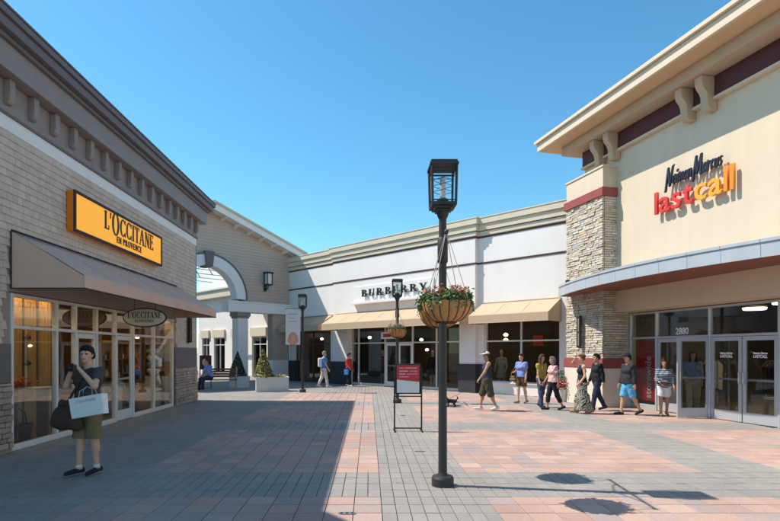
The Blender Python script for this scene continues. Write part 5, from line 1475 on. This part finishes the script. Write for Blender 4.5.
# ================================================================== PLANTERS, BENCH, POSTER STAND
def topiary(loc, hgt, rad, leafm, label, n=2600, buds=0, seed=1, zb=0):
    random.seed(seed)
    e = empty('cone_topiary', loc, 0, label, 'topiary', 'cone topiaries in white planters')
    MB().tube([(0, 0, zb - .05), (0, 0, zb + hgt * .8)], [.035, .012], 8).build('trunk', 'bark', e)
    for k in range(10):
        a = k * 2.4; zz = zb + hgt * (.08 + .075 * k); MB().tube([(0, 0, zz), (rad * .6 * (1 - k * .08) * math.cos(a), rad * .6 * (1 - k * .08) * math.sin(a), zz + .06)], [.012, .004], 5).build('limb', 'bark', e)
    def g():
        t = 1 - math.sqrt(random.random()) * .98; a = random.uniform(0, 6.28)
        r_ = rad * (1 - t) ** .9 * (1 + .10 * math.sin(5 * a + t * 9) + random.gauss(0, .05)) * (random.uniform(.55, 1.0) ** .4)
        return ((r_ * math.cos(a), r_ * math.sin(a), zb + .02 + t * hgt), (math.cos(a), math.sin(a), .5))
    leaf_cloud(n, g, .065, leafm, e, 'crown')
    if buds:
        def g2():
            t = 1 - math.sqrt(random.random()) * .98; a = random.uniform(0, 6.28); r_ = rad * (1 - t) ** .9 * 1.04
            return ((r_ * math.cos(a), r_ * math.sin(a), zb + .02 + t * hgt), (math.cos(a), math.sin(a), .5))
        leaf_cloud(buds, g2, .05, 'petal_yellow', e, 'blossom', .9)
    return e
def planter(loc, rz, wx, wy, hz, label):
    e = empty('planter_box', loc, rz, label, 'planter', 'white planter boxes')
    for (a, b, c, d) in ((-wx, wx, -wy, -wy + .05), (-wx, wx, wy - .05, wy), (-wx, -wx + .05, -wy + .05, wy - .05), (wx - .05, wx, -wy + .05, wy - .05)):
        box('side_panel', e, 'planter_white', a, b, c, d, 0, hz)
    for (a, b, c, d) in ((-wx - .02, wx + .02, -wy - .02, -wy + .06), (-wx - .02, wx + .02, wy - .06, wy + .02), (-wx - .02, -wx + .06, -wy + .06, wy - .06), (wx - .06, wx + .02, -wy + .06, wy - .06)):
        box('rim', e, 'planter_white', a, b, c, d, hz, hz + .04)
    box('soil', e, 'soil', -wx + .05, wx - .05, -wy + .05, wy - .05, hz - .1, hz - .05, 0)
    return e
PX_, PY_ = at(272, 22.3), 22.3
planter((PX_, PY_, 0), 14, .68, .34, .58, 'long white planter box with pale cone topiary in the sun')
a = R(14)
topiary((PX_ - .36 * math.cos(a), PY_ - .36 * math.sin(a), 0), 1.28, .42, 'leaf_olive', 'pale yellow-green cone topiary in the long sunlit planter', 3000, 500, 11, .56)
random.seed(12)
fl_ = empty('planter_flowers', (PX_ + .30 * math.cos(a), PY_ + .30 * math.sin(a), .53), 14, 'low pale yellow flowers at the end of the long planter', 'flowers')
leaf_cloud(420, lambda: ((random.uniform(-.3, .3), random.uniform(-.25, .25), abs(random.gauss(.05, .05))), (0, 0, 1)), .06, 'leaf_olive', fl_, 'foliage')
leaf_cloud(260, lambda: ((random.uniform(-.3, .3), random.uniform(-.25, .25), abs(random.gauss(.12, .03))), (0, 0, 1)), .045, 'petal_yellow', fl_, 'blossom', .9)
DX, DY = at(236.5, 24.6), 24.6
planter((DX + .12, DY, 0), 20, .42, .42, .50, 'square white planter box behind the wooden bench')
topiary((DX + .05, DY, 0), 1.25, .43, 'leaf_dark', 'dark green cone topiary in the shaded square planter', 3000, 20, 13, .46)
# potted coral plant by the display window
PTX, PTY = at(562, 17.6), 17.6
pt = empty('flower_pot', (PTX, PTY, 0), 0, 'beige pot of coral flowers standing by the display window corner', 'potted plant')
MB().lathe([(0, 0), (.13, 0), (.19, .40), (.20, .42), (.17, .42), (.16, .38), (0, .38)], n=24, smooth=False).build('pot', 'cream_panel', pt)
random.seed(21)
leaf_cloud(320, lambda: ((random.gauss(0, .09), random.gauss(0, .09), random.uniform(.4, 1.05)), (0, 0, 1)), .09, 'leaf_green', pt, 'foliage', .35)
leaf_cloud(380, lambda: ((random.gauss(0, .12), random.gauss(0, .12), random.uniform(.45, .75)), (0, 0, 1)), .06, 'petal_coral', pt, 'flowers', .9)
# bench
bx, by = at(219.5, 23.2), 23.25
be = empty('park_bench', (bx, by, 0), 8, 'wooden slatted bench with pale metal arms beside the planters', 'bench')
for k in range(5): box('seat_slat', be, 'bench_wood', -.74, .74, -.24 + k * .10, -.155 + k * .10, .42, .445)
for k in range(4):
    zz = .54 + k * .105
    MB().prism([(.27 + k * .02, zz), (.295 + k * .02, zz), (.31 + k * .02, zz + .085), (.285 + k * .02, zz + .085)], 'x', -.74, .74).build('back_slat', 'bench_wood', be)
for s in (-.70, .70):
    MB().tube([(s, -.22, 0), (s, -.22, .64), (s, .26, .66)], .022, 6).build('arm_rest', 'bench_metal', be)
    MB().tube([(s, .24, 0), (s, .26, .45), (s, .36, .98)], .022, 6).build('rear_leg', 'bench_metal', be)
    MB().tube([(s, -.22, .40), (s, .26, .40)], .018, 6).build('side_rail', 'bench_metal', be)
ps = empty('poster_stand', (at(205.5, 24.3), 24.3, 0), 6, 'dark framed poster on a post behind the bench', 'sign stand')
box('frame', ps, 'black_paint', -.27, .27, -.02, .02, .86, 1.52); box('poster', ps, 'poster_dark', -.23, .23, -.024, -.021, .90, 1.48, 0)
MB().prism([(.13 * math.cos(2 * math.pi * k / 14) - .02, 1.2 + .17 * math.sin(2 * math.pi * k / 14)) for k in range(14)], 'y', -.027, -.0245).build('portrait', 'banner_image', ps)
for s in (-.25, .25): box('leg', ps, 'black_paint', s - .02, s + .02, -.02, .02, 0, .86, .003)
box('foot', ps, 'black_paint', -.3, .3, -.2, .2, 0, .02, .003)

# ================================================================== SHOP INTERIORS
def ls_world(x, y, z=0): return (-6.08 - y, x, z)
def hanging_lamps(pts, wfun, rz, group, label, m='lit_warm', r_=.11, zc=3.1):
    src = None
    for (x, y, z) in pts:
        if src is None:
            src = empty('pendant_lamp', (0, 0, 0), rz, label, 'ceiling lamp', group)
            MB().lathe([(0, -.07), (r_ * .6, -.06), (r_, -.01), (r_ * .6, .05), (0, .07)], n=14).build('bulb', m, src)
            MB().tube([(0, 0, .06), (0, 0, zc - z)], .008, 5).build('cord', 'black_paint', src)
            e = src
        else: e = copy_tree(src)
        e.location = wfun(x, y, z)
hanging_lamps([(9.2, .42, 2.97), (9.9, .42, 2.97), (10.6, .42, 2.97), (11.6, 1.2, 2.97), (12.6, 1.0, 2.97), (13.6, 1.1, 2.97), (14.8, .6, 2.97), (15.9, .6, 2.97)], ls_world, 90, 'warm lamps inside the shingled shop', 'round warm lamp on the ceiling inside the shingled shop', 'lit_bright', .085, 3.1)
# tan curtain panels behind the first window
for k, (x0, x1) in enumerate(((9.66, 10.02), (10.10, 10.44), (10.52, 10.95))):
    cp = empty('curtain_panel', ls_world((x0 + x1) / 2, .62), 90, 'tall ochre display panel behind the first shop window', 'panel', 'ochre display panels in the shop window')
    mb = MB(); wv = (x1 - x0) / 2
    pts = [(-wv + 2 * wv * i / 12, .018 * math.sin(i * 1.9 + k)) for i in range(13)]
    mb.prism(pts + [(p[0], p[1] + .015) for p in pts[::-1]], 'z', .02, 2.95); mb.build('panel_face', 'interior_warm', cp)
    box('side_stile', cp, 'interior_dark', wv + .004, wv + .05, -.03, .04, .02, 2.95, 0)
ds = empty('display_shelf', ls_world(9.75, .36), 90, 'glass display shelf with orange flowers in the first shop window', 'shelf')
box('shelf_top', ds, 'interior_cream', -.42, .55, -.16, .16, .98, 1.01); box('support', ds, 'interior_wood', -.40, -.36, -.12, .12, .02, .98); box('support', ds, 'interior_wood', .50, .54, -.12, .12, .02, .98)
random.seed(31)
fo = empty('orange_flowers', ls_world(9.62, .36, 1.01), 90, 'bunch of orange flowers on the shop window shelf', 'flowers')
leaf_cloud(260, lambda: ((random.gauss(0, .13), random.gauss(0, .06), abs(random.gauss(.10, .06))), (0, 0, 1)), .05, 'product_orange', fo, 'blossom', .9)
leaf_cloud(80, lambda: ((random.gauss(0, .12), random.gauss(0, .06), abs(random.gauss(.06, .05))), (0, 0, 1)), .06, 'leaf_olive', fo, 'foliage', .4)
for k, (x, y, z) in enumerate(((10.05, .55, 1.45), (10.05, .55, 1.95))):
    br_ = empty('wall_spot', ls_world(x, y, z), 90, 'small black spotlight on the ochre window panel', 'spotlight', 'small spotlights on the window panels')
    MB().tube([(0, .12, 0), (0, 0, .02)], .02, 6).build('stem', 'black_paint', br_); MB().lathe([(.03, 0), (.05, .09)], n=10).build('shade', 'black_paint', br_).rotation_euler = (R(70), 0, R(90))
bk_ = empty('wicker_basket', ls_world(9.55, .36), 90, 'dark wicker basket with hoop handle on the shop window floor', 'basket')
MB().lathe([(0, .03), (.18, .03), (.24, .34), (.25, .36), (.22, .36), (.17, .06)], n=20).build('bowl', 'wicker', bk_)
MB().tube([(-.23, 0, .34), (-.19, 0, .55), (0, 0, .66), (.19, 0, .55), (.23, 0, .34)], .016, 6).build('handle', 'wicker', bk_)
def shelf_unit(x, y, wx, label, goods, seed, rz=90, wf=ls_world, h=2.0, levels=5):
    random.seed(seed)
    e = empty('display_cabinet', wf(x, y), rz, label, 'cabinet', 'display cabinets inside the shops')
    for s in (-wx, wx): box('side', e, 'interior_wood', s - .02, s + .02, -.16, .16, .012, h)
    box('back', e, 'interior_cream', -wx + .02, wx - .02, .14, .16, .012, h, 0)
    for k in range(levels):
        zz = .12 + (h - .2) * k / (levels - 1)
        box('shelf', e, 'interior_wood', -wx + .02, wx - .02, -.15, .139, zz, zz + .025, 0)
        if k == levels - 1: continue
        xx = -wx + .07
        while xx < wx - .06:
            hh = random.uniform(.10, .26); r_ = random.uniform(.025, .045)
            g_ = MB().lathe([(0, 0), (r_, 0), (r_, hh * .7), (r_ * .4, hh * .8), (r_ * .4, hh), (0, hh)], n=10, smooth=False).build('bottle', random.choice(goods), None)
            g_.location = e.matrix_basis @ Vector((xx, random.uniform(-.08, .05), zz + .025))
            wh = label.split('bottles ')[1]
            tag(g_, {'product_orange': 'small orange bottle in the cabinet ' + wh, 'product_pale': 'small pale bottle in the cabinet ' + wh, 'interior_cream': 'small cream bottle in the cabinet ' + wh,
                     'product_blue': 'small blue bottle in the cabinet ' + wh, 'petal_yellow': 'small yellow bottle in the cabinet ' + wh}[g_.data.materials[0].name], 'bottle', 'bottles on the shop shelves')
            xx += r_ * 2 + random.uniform(.02, .07)
    return e
shelf_unit(12.0, 1.7, .55, 'wooden display cabinet of bottles behind the shop doorway', ['product_orange', 'petal_yellow', 'interior_cream'], 41)
shelf_unit(13.95, .95, .55, 'wooden display cabinet of bottles behind the second shop door', ['product_orange', 'petal_yellow', 'product_pale'], 42)
shelf_unit(15.6, 1.5, .6, 'wooden display cabinet of bottles behind the last shop window', ['product_blue', 'product_pale', 'interior_cream'], 43)
shelf_unit(17.35, .85, .48, 'wooden display cabinet of bottles on the end wall by the window', ['product_orange', 'interior_cream', 'petal_yellow'], 44, rz=0)
shelf_unit(17.35, 2.0, .55, 'wooden display cabinet of bottles deeper along the end wall', ['product_orange', 'product_pale', 'petal_yellow'], 45, rz=0)
def vase(x, y, z, r_, hh, m, label, name='display_vase', wf=ls_world):
    o = MB().lathe([(0, 0), (r_ * .55, 0), (r_, hh * .35), (r_ * .9, hh * .6), (r_ * .4, hh * .85), (r_ * .5, hh), (r_ * .42, hh), (r_ * .3, hh * .86), (0, hh * .7)], n=20).build(name, m)
    o.location = wf(x, y, z); tag(o, label, 'vase'); return o
vase(14.75, .42, .012, .30, .78, 'terracotta', 'large round terracotta vase on the floor of the shop window')
def plinth(x, y, h, label, wf=ls_world, rz=90, m='interior_cream'):
    e = empty('display_plinth', wf(x, y), rz, label, 'plinth'); box('block', e, m, -.2, .2, -.18, .18, .012, h); box('top', e, 'interior_wood', -.22, .22, -.2, .2, h, h + .02); return e
plinth(16.1, .6, .95, 'cream display plinth under blue dishes in the last shop window')
for k, (z, m_, lab) in enumerate(((.97, 'product_pale', 'lowest pale dish of the stack in the last shop window'), (1.17, 'product_blue', 'middle blue dish of the stack in the last shop window'), (1.37, 'product_pale', 'upper pale dish stacked in the last shop window'), (1.57, 'product_blue', 'topmost blue dish stacked in the last shop window'))):
    o = MB().lathe([(0, 0), (.09, 0), (.17, .09), (.19, .16), (.17, .20), (.08, .2), (0, .2)], n=20).build('stacked_dish', m_); o.location = ls_world(16.1, .6, z); tag(o, lab, 'dish')
vase(14.15, .5, .80, .16, .75, 'interior_wood', 'tall brown vase on the shop window stand') if False else None
pl2 = plinth(14.25, .95, .9, 'cream display plinth holding a tall brown vase in shop window'); vase(14.25, .95, .92, .17, .8, 'terracotta', 'tall brown vase on the shop window plinth')
# stucco shop interior: dressed mannequins, lamps, a red poster and furniture
def mannequin(wf, x, y, rz, m, label):
    C = Field()
    C.ell((0, .01, 1.66), (.07, .085, .11)); C.cap((0, 0, 1.42), (0, 0, 1.56), .05, .045); C.cap((-.12, 0, 1.38), (.12, 0, 1.38), .07, k=.05); C.cap((-.07, 0, 1.2), (.07, 0, 1.2), .12, k=.06)
    for s in (-1, 1):
        C.cap((s * .19, 0, 1.38), (s * .25, .02, 1.10), .05, .045); C.cap((s * .25, .02, 1.10), (s * .24, .12, .88), .045, .035); C.cap((s * .09, 0, .9), (s * .10, 0, .08), .08, .04)
        C.cap((s * .10, 0, .05), (s * .10, .12, .04), .035, .03)
    C.cap((0, 0, 1.1), (0, 0, .62), .14, .22, k=.06, clip=[((0, 0, .60), (0, 0, -1))])
    V, F = C.mesh(.016, fold=.005); zf = V[F].mean(1)[:, 2]
    o = vf_obj('dressed_mannequin', V, F, ['interior_cream', m], None, ((zf < 1.45) & (zf > .6)).astype(int)); o.location = wf(x, y, .012); o.rotation_euler = (0, 0, R(rz)); tag(o, label, 'mannequin'); return o
mannequin(bs_world, 9.95, .9, 135, 'cloth_black', 'mannequin in a black coat behind the window right of the glazed doors')
mannequin(bs_world, 6.7, .95, 130, 'cloth_charcoal', 'mannequin in a charcoal coat behind the window left of the glazed doors')
mannequin(bs_world, 13.55, .9, 140, 'cloth_khaki', 'mannequin in a khaki coat behind the display window near the pot')
hanging_lamps([(1.2, 1.5, 2.45), (5.5, 1.2, 2.45), (8.2, 2.2, 2.3), (8.9, 3.0, 2.2), (11.5, 2.0, 2.5), (13.4, 1.5, 2.42), (13.4, 1.5, 2.2), (2.9, 2.2, 2.2), (6.6, .7, 3.0), (10.3, .7, 3.0), (11.6, .7, 3.0), (13.9, .6, 3.0), (15.6, .7, 3.0), (9.9, 3.6, 2.0), (15.3, 3.8, 1.9), (7.2, 3.9, 1.8)], bs_world, -45, 'warm lamps inside the white stucco shop', 'small warm lamp hanging inside the white stucco shop', 'lit_warm', .10, 3.2)
pr = empty('red_wall_picture', bs_world(14.1, 3.0), -45, 'red picture on the wall behind the display window', 'picture'); box('panel', pr, 'poster_red', -.24, .24, 0, .02, 1.95, 2.4); box('frame', pr, 'black_paint', -.27, .27, .021, .04, 1.92, 2.43)
for k, x in enumerate((6.2, 11.3, 15.5)):
    tb = empty('display_table', bs_world(x, 2.2), -45, ['dark display table behind the narrow shop window', 'dark display table behind the wide window beside the doors', 'dark display table behind the window near the flower pot'][k], 'table')
    box('table_top', tb, 'interior_wood', -.6, .6, -.35, .35, .86, .9)
    for sx in (-.54, .54):
        for sy in (-.3, .3): box('leg', tb, 'interior_wood', sx - .03, sx + .03, sy - .03, sy + .03, .012, .86, 0)
ws = empty('white_window_sign', bs_world(8.3, -.28, 2.2), -45, 'small white hanging sign with red marks above the glazed doors', 'sign'); box('panel', ws, 'white_paint', -.55, .55, -.02, 0, .10, .42); box('print', ws, 'poster_red', -.4, .1, -.026, -.021, .18, .34, 0)
for s in (-.4, .4): MB().tube([(s, -.01, .42), (s, -.01, .62)], .006, 5).build('hanger_rod', 'black_paint', ws)
# cream store interior: oval ceiling lights, clothes rails, table
src = None
for i, (x, y) in enumerate([(-.9, 2.4), (.1, 2.6), (1.1, 2.8), (-.9, 4.4), (.1, 4.6), (1.1, 4.8), (-2.6, 3.4)]):
    if src is None:
        src = empty('ceiling_light', (0, 0, 0), NANG, 'round lit lamp on the ceiling of the cream store', 'ceiling lamp', 'round ceiling lamps inside the cream store')
        MB().lathe([(0, -.03), (.28, -.03), (.30, 0), (.28, .03)], n=24, smooth=False).build('diffuser', 'lit_ceiling', src); MB().lathe([(.31, .03), (.31, .08), (.2, .1)], n=24, smooth=False).build('housing', 'white_paint', src)
        e = src
    else: e = copy_tree(src)
    e.location = ns_world(x, y, 2.98)
for k, (x, y) in enumerate([(-.5, 1.8), (.6, 2.2), (-3.2, 2.2), (1.6, 1.6)]):
    rk = empty('clothes_rail', ns_world(x, y), NANG, ['clothes rail straight behind the closed store doors', 'clothes rail deeper inside behind the lettered door', 'clothes rail behind the red window poster', 'clothes rail behind the side window of the store'][k], 'clothes rail')
    for s in (-.45, .45): MB().tube([(s, 0, .012), (s, 0, 1.45)], .015, 6).build('post', 'chrome', rk)
    MB().tube([(-.45, 0, 1.45), (.45, 0, 1.45)], .015, 6).build('rail', 'chrome', rk)
    random.seed(60 + k)
    for q in range(9):
        xx = -.4 + q * .1; m_ = random.choice(['cloth_navy', 'cloth_rust', 'cloth_charcoal', 'cloth_coral', 'cloth_stone', 'cloth_army'])
        MB().prism([(-.20, .55 + random.uniform(0, .2)), (.20, .55 + random.uniform(0, .2)), (.22, 1.30), (.05, 1.42), (-.05, 1.42), (-.22, 1.30)], 'x', xx - .025, xx + .025).build('hanging_garment', m_, rk)
bt = empty('low_table', ns_world(.35, .95), NANG, 'low pale table behind the lettered glass door', 'table'); box('top', bt, 'interior_cream', -.45, .45, -.3, .3, .55, .60)
for sx in (-.4, .4):
    for sy in (-.25, .25): box('leg', bt, 'interior_wood', sx - .03, sx + .03, sy - .03, sy + .03, .012, .55, 0)
print('objects', len(bpy.data.objects), 'tris', sum(len(m.polygons) * 2 for m in bpy.data.meshes))
